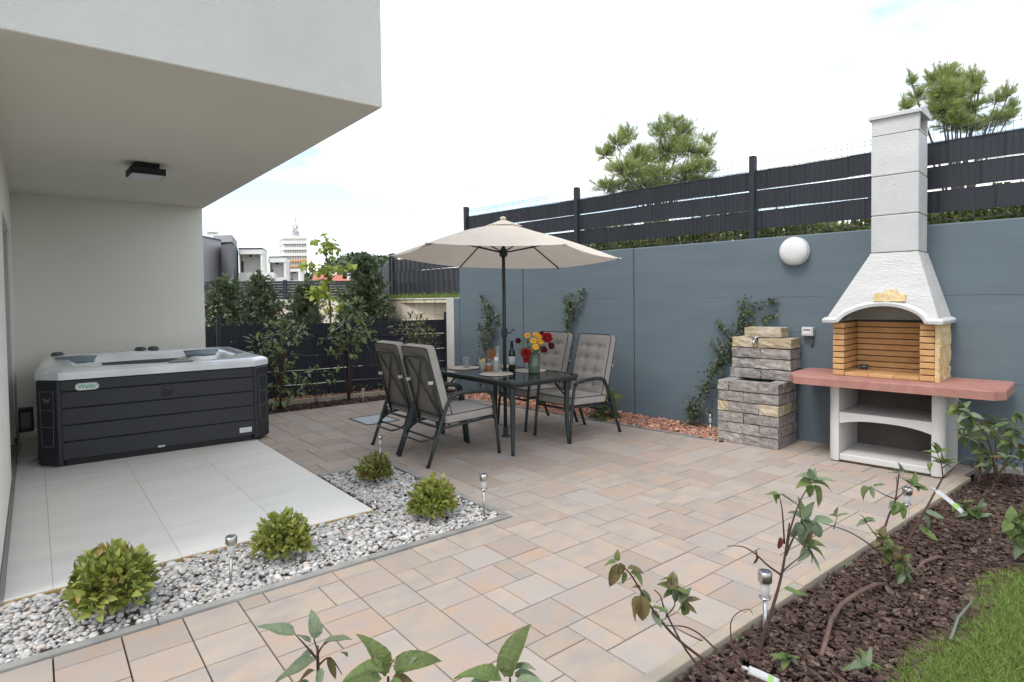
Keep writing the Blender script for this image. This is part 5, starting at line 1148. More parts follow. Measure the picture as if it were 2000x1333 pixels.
def tag(label, px, py, d, L, w, ang, txt=True):
    p = at(px, py, d); t = thing('plant_tag', label, 'tag', p, 0, 'plant tags')
    a = math.radians(ang); dirv = RT*math.cos(a)+UP*math.sin(a); nrm = (-HF+Vector((0, 0, .7))).normalized(); dirv = (dirv-nrm*dirv.dot(nrm)).normalized(); y = nrm.cross(dirv)
    mt = Matrix((dirv, y, nrm)).transposed().to_4x4()
    mb = MB(); mb.grid(lambda u, v: (L*u, (v-.5)*w, .012*math.sin(u*2.4)), 10, 1); o = mb.build('label_strip', 'paper', t, mtx=mt); md = o.modifiers.new('thick', 'SOLIDIFY'); md.thickness = .0008
    mb = MB(); mb.grid(lambda u, v: (L*(.62+.18*u), (v-.5)*w*.9, .012*math.sin((.62+.18*u)*2.4)+.0009), 4, 1); mb.build('green_band', 'papergreen', o)
    mb = MB()
    for k in range(3): mb.grid(lambda u, v: (L*(.12+.4*u), w*(-.28+.22*k)+.0025*v, .012*math.sin((.12+.4*u)*2.4)+.0009), 4, 1)
    mb.build('small_print', 'boxgrey', o, kind='stuff')
    mb = MB(); mb.tube([(0, 0, 0), (-.012, 0, -.004), (-.02, 0, -.012)], .006, 8); mb.build('loop', 'paper', t, mtx=mt)
tag('white plant tag with green band hanging from the tilted sapling by the barbecue', 1828, 958, 3.45, .165, .030, -58)
tag('white plant tag lying at the foot of the tall bent sapling at the bottom edge', 1462, 1308, 2.2, .11, .028, -28)
# leafy shrub at the right edge
rs = whorl(1875, 800, .0, 6, 34, [Y_, G_], 0, 200, .5)
for (x, y) in ((1895, 815), (1915, 830), (1940, 825), (1965, 838), (1880, 850), (1905, 860), (1935, 855), (1960, 870), (1985, 850), (1990, 880), (1915, 885), (1930, 905), (1965, 900), (1985, 815), (1890, 838), (1950, 840), (1998, 905), (1912, 900), (1975, 865)): rs += whorl(x, y, random.uniform(-.15, .2), 5, 29, [G_, Y_, G_, G_, Y_, Y_, B_], 0, 360, .6)
sapling('shrub', 'spreading leafy shrub growing beside the barbecue at the wall', (1925, 985), 4.45,
        [[(1925, 985, 0, .011), (1950, 930, .0), (1978, 880, .02), (1985, 830, .03)], [(1945, 945, 0, .008), (1940, 900, -.05), (1925, 850, -.08), (1890, 812, -.1)], [(1950, 935, 0, .006), (1920, 870, .1), (1880, 848, .12)], [(1960, 915, 0, .006), (1990, 890, .1), (2010, 870, .1)], [(1948, 940, 0, .006), (1945, 880, .12), (1942, 830, .15)], [(1912, 945, .05, .012), (1914, 915, .05), (1912, 895, .05)]], rs)
lowr = []
for (x, y) in ((1890, 1000), (1905, 1012), (1880, 985), (1915, 995)): lowr += whorl(x, y, 0, 5, 30, [Y_, G_, Y_], 0, 360, .5)
sapling('small_plant', 'low small plant in the bark below the leafy shrub', (1895, 1020), 3.9, [[(1895, 1020, 0, .004), (1892, 1000, 0), (1888, 985, 0)]], lowr)
lowr = []
for (x, y) in ((1990, 1045), (1975, 1020), (2000, 1070), (1995, 1010)): lowr += whorl(x, y, 0, 5, 40, [Y_, G_, Y_], 0, 360, .5)
sapling('small_plant', 'small plant at the right edge where bark meets lawn', (1995, 1085), 3.2, [[(1995, 1085, 0, .004), (1990, 1045, 0), (1985, 1015, 0)]], lowr)
for (px, py, d, l, n, L) in ((1538, 1290, 2.35, 'green weed in the bark right of the largest solar light', 8, 32), (1655, 1105, 2.95, 'tiny pale weed at the kerb of the bark bed', 5, 16), (1442, 1248, 2.4, 'tiny weed tuft against the kerb below the bent sapling', 6, 12), (1690, 1305, 2.2, 'grassy weed at the ragged lawn edge', 7, 40)):
    sapling('weed', l, (px, py), d, [[(px, py, 0, .002), (px+2, py-8, 0)]], whorl(px, py-4, 0, n, L, [Y_, Y_, G_], 0, 200, .7), group='weeds in the bark bed', lk='long')
# drip pipe and stick lying in the bark
p_ = [Vector((2.50, 1.11, -.01)), Vector((2.60, 1.13, .03)), Vector((2.74, 1.17, .05)), Vector((2.90, 1.195, .055)), Vector((3.10, 1.195, .05)), Vector((3.26, 1.18, .045)), Vector((3.36, 1.165, .02))]
t = thing('drip_pipe', 'brown drip irrigation pipe arching out of the bark, nearer piece', 'pipe', p_[0], 0, 'drip pipe pieces'); mb = MB(); mb.tube([p-p_[0] for p in p_], .0105, 10); mb.build('hose', 'hose', t)
q_ = [Vector((3.70, 1.14, -.01)), Vector((3.78, 1.13, .025)), Vector((3.9, 1.10, .03)), Vector((4.0, 1.06, .0))]
t = thing('drip_pipe', 'brown drip irrigation pipe surfacing behind the leafy foot of the slim sapling', 'pipe', q_[0], 0, 'drip pipe pieces'); mb = MB(); mb.tube([p-q_[0] for p in q_], .0105, 10); mb.build('hose', 'hose', t)
a_, b_ = Vector((3.02, .80, .02)), Vector((3.38, .82, .05)); mb = MB(); mb.tube([(0, 0, 0), (b_-a_)*.5+Vector((0, .01, .01)), b_-a_, b_-a_+Vector((.0, -.005, .04))], [.007, .006, .005, .002], 6); mb.build('stick', 'greytwig', None, loc=a_, label='thin grey stick lying along the ragged lawn edge', cat='stick')

# round shrubs in the pebbles
def ball(x, y, r, h, m, label, n=1500, L=.042):
    n = int(n*.72); L *= 1.12
    t = thing('round_shrub', label, 'shrub', (x, y, 0), 0, 'round shrubs in the pebble bed')
    d = rdir(n); d[:, 2] = np.abs(d[:, 2])*1.0 - .22; d = unit(d); rad = rng.uniform(.2, 1.0, n)**.45; lump = .92 + .13*np.sin(5*np.arctan2(d[:, 1], d[:, 0])+3*d[:, 2]) + rng.normal(0, .05, n)
    P = np.stack([d[:, 0]*r*rad*lump, d[:, 1]*r*rad*lump, h*.30 + d[:, 2]*h*.62*rad*lump], 1); P[:, 2] = np.maximum(P[:, 2], .012)
    ax = unit(d*.75 + np.array([0, 0, .55]) + rng.normal(0, .5, (n, 3))); V, F = scatter(*leaf_t(.25, .2, .08), P, ax, rng.normal(0, .6, (n, 3))+np.array([0, 0, 1])+d*.2, L*rng.uniform(.6, 1.25, n))
    link('foliage', np_mesh('foliage', V, F), m, t, kind='stuff')
    mb = MB()
    for k in range(16):
        a = random.uniform(0, 6.28); e = Vector((math.cos(a)*r*.8, math.sin(a)*r*.8, h*random.uniform(.5, .9))); mb.tube([(0, 0, 0), e*.4+Vector((0, 0, .04)), e], [.004, .003, .0015], 5)
    mb.build('stems', 'stem', t, kind='stuff')
ball(.262, 3.455, .165, .345, 'ballshrub', 'round yellow green shrub in the pebbles nearest the house corner, the largest of four', 1900, .05)
ball(1.105, 3.56, .150, .270, 'ballshrub', 'round green shrub in the pebbles beside the front edge of the tiled terrace', 1700, .042)
ball(2.11, 3.53, .150, .305, 'ballshrub', 'dense round shrub at the outer corner of the pebble bed', 1800, .042)
ball(2.16, 4.52, .135, .26, 'ballred', 'round shrub with reddish leaves at the far end of the pebble bed', 1300, .038)
# rear bed shrubs
def shrub(x, y, label, blobs, m, n, L, name='shrub', stem_h=.5, group='shrubs along the rear fence', trunk=.012, tpl=.2):
    t = thing(name, label, 'shrub', (x, y, .02), 0, group); parts = []
    for (bx, by, bz, rx, rz_, w) in blobs:
        k = max(4, int(n*w*.54)); d = rdir(k); rad = rng.uniform(.2, 1, k)**.45; P = np.stack([bx+d[:, 0]*rx*rad, by+d[:, 1]*rx*rad, bz+d[:, 2]*rz_*rad], 1)
        ax = unit(d*.9+np.array([0, 0, .05])+rng.normal(0, .5, (k, 3))); parts.append(scatter(*leaf_t(tpl, .2, .06), P, ax, np.array([0, 0, 1])+rng.normal(0, .45, (k, 3)), L*rng.uniform(.6, 1.2, k)))
    V, F = cat2(parts); link('foliage', np_mesh('foliage', V, F), m, t, kind='stuff')
    mb = MB()
    for (bx, by, bz, rx, rz_, w) in blobs: mb.tube([(0, 0, -.05), (bx*.25, by*.25, bz*.5), (bx, by, bz), (bx*1.1, by*1.1, bz+rz_*.7)], [trunk, trunk*.8, trunk*.45, .002], 6)
    mb.build('stems', 'stem', t, kind='stuff')
    return t
shrub(2.62, 8.40, 'tall loose shrub with narrow leaves behind the hot tub corner', [(.02, 0, .95, .24, .26, .30), (.20, .05, 1.05, .20, .16, .14), (-.22, 0, .88, .20, .16, .14), (.05, 0, .70, .18, .16, .12), (.10, 0, .42, .26, .22, .16), (.22, 0, .28, .22, .16, .10), (-.1, 0, .2, .2, .16, .08), (.1, 0, 1.18, .15, .1, .06)], 'laurel', 620, .105)
shrub(3.62, 8.42, 'tall leafy shrub on a bare stem in front of the middle of the rear fence', [(.06, 0, 1.05, .28, .26, .40), (-.22, 0, .90, .20, .16, .14), (.30, 0, .98, .17, .18, .12), (.10, 0, 1.34, .15, .17, .12), (.02, 0, .76, .22, .13, .10)], 'laurel', 560, .115, tpl=.24)
shrub(3.12, 8.45, 'small sparse shrub low against the rear fence', [(.05, 0, .38, .18, .14, .6), (.25, 0, .36, .12, .1, .3)], 'laurel', 60, .12, trunk=.006)
shrub(4.62, 8.22, 'reddish tinged shrub behind the chairs near the end of the rear fence', [(.0, 0, .98, .26, .22, .40), (.20, 0, .84, .22, .18, .2), (-.18, 0, 1.0, .2, .12, .14), (.05, 0, 1.18, .15, .1, .08), (.18, 0, .62, .2, .14, .12)], 'photinia', 560, .10, tpl=.16)
for i, (x, y) in enumerate(((2.85, 8.95), (3.3, 8.92), (4.0, 8.85), (4.35, 8.8))):
    shrub(x, y, ('low ground plant in the gravel under the rear fence nearest the hot tub', 'low ground plant in the gravel under the rear fence beside the small sparse shrub', 'low ground plant in the gravel under the rear fence behind the bare stem shrub', 'low ground plant in the gravel under the rear fence behind the chairs')[i], [(0, 0, .08, .16, .07, 1)], 'photinia', 90, .05, name='ground_plant', group='ground plants under the rear fence', trunk=.004)
# wall climbers
def climber(label, path, n, spread, L, extra=()):
    pts = [wf(s, q, z) for s, q, z in path]; base = pts[0]; t = thing('wall_climber', label, 'climbing plant', base, 0, 'young climbers on the grey wall'); parts = []
    for j, pl in enumerate([pts]+[[wf(*e) for e in ex] for ex in extra]):
        seg = [(a-base, b-base) for a, b in zip(pl[:-1], pl[1:])]; ln = [(b-a).length for a, b in seg]; tot = sum(ln); k = n if j == 0 else int(n*.5*tot/sum((b-a).length for a, b in zip(pts[:-1], pts[1:])))
        u = np.sort(rng.uniform(0, tot, k)); P = []
        for x in u:
            i = 0
            while i < len(ln)-1 and x > ln[i]: x -= ln[i]; i += 1
            P.append(seg[i][0].lerp(seg[i][1], min(1, x/ln[i])))
        P = np.array([tuple(p) for p in P]); f = (u/tot)[:, None]; clump = 1+.7*np.sin(u*21+j)[:, None]
        P = P + rng.normal(0, 1, (k, 3))*spread*(.85-.4*f if j == 0 else .45)*np.clip(clump, .35, 1.7)
        parts.append(scatter(*leaf_t(.25, .2, .06), P, rdir(k)+[0, 0, .1], rdir(k)+np.array([-WN[0], -WN[1], .6]), L*rng.uniform(.6, 1.3, k)))
        mb = MB(); mb.tube([p-base for p in pl], [.009*(1-.7*i/(len(pl)-1)) if j == 0 else .003 for i in range(len(pl))], 6); mb.build('stem', 'trunk', t)
    V, F = cat2(parts); q = np.array(WN[:2]); dist = (V[:, :2]+np.array([base.x, base.y]))@np.array(WN) - (WC-.012); V[:, :2] -= np.maximum(dist, 0)[:, None]*np.array(WN)
    link('foliage', np_mesh('foliage', V, F), 'climber', t, kind='stuff')
climber('longest young climber leaning along the grey wall towards the stone fountain', [(-3.36, .16, -.02), (-3.33, .14, .25), (-3.20, .11, .50), (-3.08, .09, .72), (-2.97, .07, .92), (-2.87, .06, 1.12), (-2.80, .06, 1.30), (-2.78, .06, 1.45)], 950, .062, .038,
        [[(-3.35, .16, .03), (-3.42, .16, .15), (-3.38, .15, .3)], [(-3.36, .16, .02), (-3.28, .17, .12), (-3.25, .15, .25)], [(-2.86, .06, 1.13), (-2.7, .05, 1.20), (-2.45, .05, 1.30)], [(-2.80, .06, 1.28), (-2.6, .05, 1.40), (-2.42, .05, 1.47)], [(-3.0, .08, .85), (-3.12, .07, .93), (-3.16, .06, .98)], [(-2.93, .08, .98), (-3.04, .07, 1.16), (-3.12, .06, 1.22)], [(-2.98, .08, .9), (-2.84, .07, .9), (-2.76, .06, .98)]])
climber('young climber on the grey wall behind the two wall side chairs', [(-5.42, .16, -.02), (-5.36, .13, .4), (-5.30, .10, .75), (-5.27, .08, 1.05), (-5.24, .07, 1.32), (-5.22, .06, 1.50)], 850, .062, .040, [[(-5.26, .07, 1.2), (-5.12, .06, 1.38), (-5.0, .05, 1.62)], [(-5.25, .07, 1.3), (-5.3, .06, 1.45), (-5.34, .05, 1.55)], [(-5.4, .15, .1), (-5.48, .14, .3), (-5.44, .13, .45)]])
climber('thin young climber on the grey wall behind the parasol pole', [(-7.0, .16, -.02), (-6.96, .13, .4), (-6.90, .10, .8), (-6.88, .08, 1.15), (-6.86, .06, 1.42)], 600, .075, .045, [[(-6.88, .08, 1.1), (-6.98, .06, 1.4), (-7.08, .05, 1.55)], [(-6.9, .08, .9), (-6.76, .07, 1.05), (-6.70, .06, 1.25)], [(-6.95, .1, .7), (-7.05, .08, .95), (-7.1, .07, 1.1)]])
# hosta at the wall foot
hp_ = wf(-4.40, .40); t = thing('hosta', 'bushy hosta with light green leaves behind the wall side chair', 'plant', (hp_.x, hp_.y, -.01))
n = 110; d = rdir(n); d[:, 2] = np.abs(d[:, 2])*.9+.15; d = unit(d); P = d*rng.uniform(.06, .22, (n, 1))*np.array([.75, .75, 1.25]); V, F = scatter(*leaf_t(.30, .35, .06), P, d*np.array([1, 1, .45]), d+np.array([0, 0, .9]), rng.uniform(.08, .15, n)); V[:, 2] = np.maximum(V[:, 2], .01)
link('foliage', np_mesh('foliage', V, F), 'hosta', t, kind='stuff')
n = 26; P = np.array([.03, -.05, .30])+rng.normal(0, .06, (n, 3))*[1, 1, .7]; V, F = scatter(*leaf_t(.30, .3, .06), P, rdir(n), rdir(n)+[0, 0, 1.2], rng.uniform(.05, .09, n)); link('flower_head', np_mesh('flower_head', V, F), 'catalpa', t, kind='stuff')
# ================================================================ TREES AND BUILDINGS BEYOND
def tube_tree(mb, pts, r, n=7): mb.tube(pts, r, n)
def conifer(px, d, py_top, w_px, label, py_base=640, n=2600):
    bx, by = xy(px, d); ztop = hgt(px, py_top, d); w = w_px/FPX*d/2; z0 = -.15; H = ztop-z0
    t = thing('conifer', label, 'tree', (bx, by, z0), 0, 'conifers beyond the rear fence')
    P, A = [], []
    nb = 120
    for k in range(nb):
        f = (k+.5)/nb; z = H*(.10+.88*f); a = k*2.4+random.uniform(-.5, .5); L = w*(1-f)**.65*random.uniform(.5, 1.25)+.05; m = max(6, int(2.6*n/nb*(L/w+.25)))
        u = rng.uniform(.1, 1, m); dirv = np.array([math.cos(a), math.sin(a), .35+.5*f]); p = np.array([0, 0, z]) + u[:, None]*L*dirv; p[:, 2] -= .25*L*u*u
        P.append(p + rng.normal(0, .03+.07*L, (m, 3))*[1, 1, .6]); A.append(np.tile(dirv, (m, 1))+rng.normal(0, .55, (m, 3)))
    P.append(np.stack([rng.normal(0, .015, 40), rng.normal(0, .015, 40), rng.uniform(H*.9, H*1.04, 40)], 1)); A.append(np.tile([0, 0, 1.], (40, 1))+rng.normal(0, .35, (40, 3)))
    P, A = np.concatenate(P), np.concatenate(A)
    tv = np.array([(0, 0, 0), (.55, .07, .03), (1.1, .0, 0), (.55, -.07, -.03), (.6, .34, 0), (.9, .36, .05), (.6, -.34, 0), (.9, -.36, .05)]); tf = np.array([(0, 3, 1), (1, 3, 2), (0, 1, 4), (4, 1, 5), (0, 6, 3), (6, 7, 3)])
    V, F = scatter(tv, tf, P, A, rdir(len(P))+[0, 0, .8], rng.uniform(.05, .12, len(P))*(d/12)); link('crown', np_mesh('crown', V, F), 'conifer', t, kind='stuff')
    mb = MB(); mb.tube([(0, 0, 0), (0.02, 0, H*.5), (0, 0, H*.97)], [.07, .045, .008], 8); mb.build('trunk', 'trunk', t)
conifer(440, 12.2, 548, 150, 'bushy dark conifer beside the house corner beyond the rear fence', n=3000)
conifer(508, 12.8, 540, 118, 'pointed conifer second from the house beyond the rear fence', n=2600)
conifer(597, 13.2, 560, 118, 'dark conifer in the shade behind the lime green sapling', n=2600)
conifer(712, 12.4, 502, 140, 'widest and tallest feathery conifer beside the beige retaining wall', n=4600)
# lime green young tree
d = 11.2; bx, by = xy(645, d); t = thing('young_tree', 'slender young tree with big lime green leaves beyond the rear fence', 'tree', (bx, by, -.1)); b0 = Vector((bx, by, -.1))
mb = MB(); tr = [at(650, 700, d)-b0, at(645, 600, d)-b0, at(640, 540, d)-b0, at(637, 490, d)-b0, at(636, 468, d)-b0]; tr[0] = Vector((0, 0, 0)); mb.tube(tr, [.022, .018, .013, .009, .004], 8); mb.build('trunk', 'trunk', t)
mb = MB(); P = []
for (x, y, sx, sy, n) in ((630, 470, 14, 8, 26), (645, 482, 13, 12, 34), (634, 494, 9, 7, 16), (608, 520, 18, 5, 26), (595, 518, 8, 4, 10), (630, 532, 14, 8, 24), (658, 526, 18, 6, 26), (680, 520, 10, 4, 8), (625, 565, 20, 9, 34), (640, 580, 22, 10, 34), (612, 573, 10, 8, 16), (650, 600, 12, 8, 18), (642, 552, 14, 8, 18)):
    c = at(x, y, d)-b0; s = d/FPX; P.append(np.array(c)+rng.normal(0, 1, (n, 3))*[sx*s*.6, sx*s*.6, sy*s*.6]); zc = max(.4, c.z-.25); mb.tube([(0, 0, zc), (c.x*.5, c.y*.5, (zc+c.z)/2), tuple(c)], [.007, .005, .002], 5)
mb.build('branches', 'trunk', t, kind='stuff'); P = np.concatenate(P); n = len(P)
V, F = scatter(*leaf_t(.42, .3, .05), P, rdir(n)+[0, 0, -.3], rdir(n)*.7+[0, 0, 1], rng.uniform(.07, .135, n)); link('crown', np_mesh('crown', V, F), 'catalpa', t, kind='stuff')
# pines behind the upper fence
def pine(px, d, label, blobs, tips, seed):
    bx, by = xy(px, d); z0 = 2.1; t = thing('pine_tree', label, 'tree', (bx, by, z0), 0, 'pines behind the wall fence'); b0 = Vector((bx, by, z0)); r_ = np.random.default_rng(seed)
    tv, tf = [], []
    for i in range(7):
        a = 2*PI*i/7; y, z = .32*math.cos(a), .32*math.sin(a); w = .011
        o = len(tv); tv += [(0, -w, 0), (0, w, 0), (.85+.2*(i % 3)/3, y, z)]; tf.append((o, o+1, o+2))
    tv += [(0, -.02, 0), (0, .02, 0), (1.05, 0, 0)]; tf.append((21, 22, 23)); tv, tf = np.array(tv), np.array(tf)
    P, A = [], []; mb = MB(); tr = Vector((0, 0, 0)); s = d/FPX
    crown0 = Vector((0, 0, (at(px, 400, d)-b0).z))
    for (x, y, rx, ry, n, dd) in blobs:
        c = at(x, y, d+dd)-b0; mid = crown0.lerp(c, .45)+Vector((0, 0, -.12)); mb.tube([(0, 0, max(.1, crown0.z*.6)), mid, c, c+(c-mid)*.35], [.028, .017, .009, .003], 6)
        m = int(n*.21)+6
        for j in range(m):        # twigs inside the clump, needles along each
            dv = unit(r_.normal(size=3)+np.array([0, 0, .35])); o = np.array(c)+dv*np.array([rx*s, rx*s, ry*s])*.15; e = np.array(c)+dv*np.array([rx*s, rx*s, ry*s])*r_.uniform(.7, 1.15)
            e[2] += .06; k = 13; u = r_.uniform(.15, 1.02, k); P.append(o+(e-o)*u[:, None]+r_.normal(0, .025, (k, 3))); A.append(np.tile(unit(e-o)*.9+[0, 0, .35], (k, 1))+r_.normal(0, .35, (k, 3))); mb.tube([tuple(o), tuple(e)], [.006, .002], 3, cap=False)
    for (x, y, x2, y2) in tips:   # upright shoots at the outline
        a, b = at(x, y, d)-b0, at(x2, y2, d)-b0; k = 16; u = r_.uniform(0, 1, k); P.append(np.array(a)+(np.array(b)-np.array(a))*u[:, None]+r_.normal(0, .012, (k, 3))); A.append(np.tile(np.array(b-a), (k, 1))/max(.1, (b-a).length)+r_.normal(0, .3, (k, 3))); mb.tube([a, b], [.008, .002], 4)
    P, A = np.concatenate(P), np.concatenate(A); n = len(P)
    V, F = scatter(tv, tf, P, A, r_.normal(size=(n, 3)), r_.uniform(.09, .165, n)*d/14); link('crown', np_mesh('crown', V, F), 'pine', t, kind='stuff')
    mb.build('branches', 'trunk', t, kind='stuff'); mb = MB(); mb.tube([(0, 0, -.3), (.05, 0, crown0.z*.5), (0, 0, crown0.z), (0, .05, crown0.z+.8)], [.14, .11, .08, .03], 8); mb.build('trunk', 'trunk', t)
pine(1285, 14.5, 'spreading bright green pine behind the middle of the wall fence', [(1185, 370, 32, 16, 230, 0), (1182, 305, 22, 16, 160, .2), (1205, 285, 26, 16, 170, -.2), (1225, 270, 24, 20, 190, 0), (1222, 335, 42, 24, 420, -.5), (1250, 312, 34, 24, 330, 0), (1290, 260, 26, 20, 230, 0), (1300, 300, 40, 28, 420, .3), (1335, 262, 26, 22, 220, .1), (1345, 300, 36, 24, 300, -.2), (1375, 310, 24, 24, 190, 0), (1385, 280, 18, 16, 90, .2), (1352, 335, 36, 18, 300, -.4), (1290, 345, 40, 20, 380, -.3), (1385, 335, 20, 14, 110, 0), (1260, 365, 50, 16, 340, -.2), (1340, 355, 46, 14, 260, 0), (1312, 240, 22, 14, 110, 0), (1325, 285, 40, 30, 200, .9), (1270, 320, 50, 36, 260, .9), (1215, 372, 40, 16, 240, .4), (1290, 375, 50, 18, 300, .3), (1360, 360, 36, 16, 200, .4), (1235, 345, 34, 22, 220, .6)],
     [(1225, 260, 1226, 240), (1242, 275, 1243, 245), (1212, 265, 1213, 245), (1290, 245, 1288, 228), (1302, 245, 1304, 228), (1335, 245, 1332, 224), (1345, 250, 1348, 236), (1368, 272, 1374, 252), (1394, 275, 1398, 262), (1165, 362, 1153, 352), (1175, 300, 1168, 298), (1196, 278, 1192, 266), (1320, 250, 1318, 232), (1360, 280, 1368, 262)], 3)
pine(1868, 12.5, 'tall open pine behind the barbecue chimney', [(1772, 212, 16, 14, 110, 0), (1790, 195, 18, 18, 130, .2), (1782, 165, 10, 18, 60, 0), (1830, 160, 24, 20, 260, 0), (1852, 150, 24, 18, 260, 0), (1842, 185, 30, 24, 420, -.3), (1865, 190, 28, 26, 380, 0), (1840, 220, 34, 22, 420, -.3), (1858, 245, 36, 18, 360, 0), (1905, 185, 18, 20, 130, 0), (1900, 160, 10, 16, 60, 0), (1915, 165, 10, 20, 60, .1), (1905, 212, 24, 12, 110, 0), (1945, 200, 22, 14, 90, .2), (1968, 190, 16, 18, 90, 0), (1978, 212, 12, 16, 70, 0), (1940, 235, 30, 12, 150, 0), (1968, 232, 18, 16, 100, 0), (1890, 250, 30, 12, 160, 0), (1845, 200, 34, 30, 240, .8), (1870, 225, 34, 24, 260, .5), (1925, 250, 40, 14, 180, .3), (1880, 165, 26, 24, 160, .5)],
     [(1825, 140, 1823, 126), (1838, 138, 1837, 118), (1856, 138, 1858, 126), (1861, 140, 1866, 126), (1905, 142, 1906, 128), (1899, 150, 1896, 132), (1778, 150, 1775, 138), (1965, 172, 1967, 156), (1982, 180, 1984, 168), (1946, 186, 1950, 172), (1765, 200, 1764, 186), (1812, 150, 1809, 138), (1915, 150, 1922, 142)], 8)
# scrub and grass behind the wall top fence
def strip(name, label, n, sfn, L, m, tpl=LEAF2): 
    P = sfn(n); V, F = scatter(*tpl, P, rdir(n)+[0, 0, .5], rdir(n)+[0, 0, .5], rng.uniform(.5, 1.3, n)*L); link(name, np_mesh(name, V, F), m, None, kind='stuff', label=label)
def s1(n):
    s = rng.uniform(-7.4, 3, n); q = -rng.uniform(.35, 1.6, n); h = .40+.16*np.sin(s*2.3)*np.sin(s*.9+1)+.10*np.sin(s*7); z = 2.03+rng.uniform(0, 1, n)**.8*np.maximum(h, .06)
    return np.stack([WT[0]*s+WN[0]*(WC-q), WT[1]*s+WN[1]*(WC-q), z], 1)
strip('undergrowth', 'rough green undergrowth behind the fence on the wall', 26000, s1, .085, 'scrub')
def s2(n):
    u = rng.uniform(0, 1, n); a, b = Vector((*xy(757, 13.05), 0)), Vector((*xy(935, 10.9), 0)); e = (b-a); nr = Vector((-e.y, e.x, 0)).normalized(); w = rng.uniform(-.12, .5, n)
    return np.stack([a.x+e.x*u+nr.x*w, a.y+e.y*u+nr.y*w, 1.46+rng.uniform(0, .15, n)], 1)
strip('grass_strip', 'bright grass strip on top of the beige retaining wall', 5000, s2, .09, 'grass', (np.array([(0, .05, 0), (0, -.05, 0), (1, 0, 0)]), np.array([(0, 1, 2)])))
# houses far behind
def hexa(mb, plan, z0, z1): mb.prism(plan, z0, z1); return mb
def P2(px, d): return xy(px, d)
def block(root, name, m, pts, z0, z1): mb = MB(); pl = [P2(*p) for p in pts]; ar = sum(pl[i-1][0]*pl[i][1]-pl[i][0]*pl[i-1][1] for i in range(len(pl))); pl = pl if ar > 0 else pl[::-1]; mb.prism(pl, z0, z1); o = mb.build(name, m, root); o.matrix_parent_inverse = Matrix.Translation(-root.location); return o
hs = thing('terraced_house', 'grey rendered house with small window and dark stair block beyond the louvre fence', 'house', (*P2(430, 44), 0), 0, 'houses beyond the louvre fence')
zt1 = hgt(400, 459, 41)
block(hs, 'wall', 'hgrey', [(380, 41), (434, 45.2), (440, 56), (372, 56)], -1, zt1)
block(hs, 'roof_edge', 'frame', [(379, 40.9), (434.5, 45.1), (441, 56.2), (371, 56.2)], zt1+.005, zt1+.10)
block(hs, 'upper_block', 'hgrey', [(420, 47.5), (456, 47), (466, 52), (430, 58)], zt1+.1, hgt(450, 459, 47))
block(hs, 'dark_block', 'hdark', [(434.5, 44.2), (455, 43.2), (467, 46.5), (448, 50)], -1, hgt(450, 476, 43.2))
for (px, py0, py1, d, w, root) in ((425, 497, 522, 44.2, 10, hs),):
    o = block(hs, 'window', 'frame', [(px-w/2, d-.02), (px+w/2, d+.72), (px+w/2, d+1.2), (px-w/2, d+.5)], hgt(px, py1, d+.3), hgt(px, py0, d+.3))
block(hs, 'door', 'frame', [(458.5, 44.1), (461.5, 44.9), (461.6, 45.3), (458.6, 44.6)], -1, hgt(460, 526, 44.4))
ch = block(hs, 'chimney', 'hwhite', [(408, 50), (430, 50), (431, 52), (409, 52)], zt1+.1, hgt(420, 459, 50)); 
mb = MB(); z0, z1 = hgt(420, 459, 50)+.01, hgt(420, 452, 50)
for k in range(7): x, y = P2(409.5+k*3.2, 50.3); mb.box(x-.05, x+.05, y-.05, y+.3, z0, z1)
for z in (z0+.0, (z0+z1)/2, z1-.03): a, b = P2(408, 50.2), P2(430, 50.2); mb.bar((*a, z), (*b, z), .3, .05)
o = mb.build('chimney_grille', 'hwhite', hs, kind='stuff'); o.matrix_parent_inverse = Matrix.Translation(-hs.location)
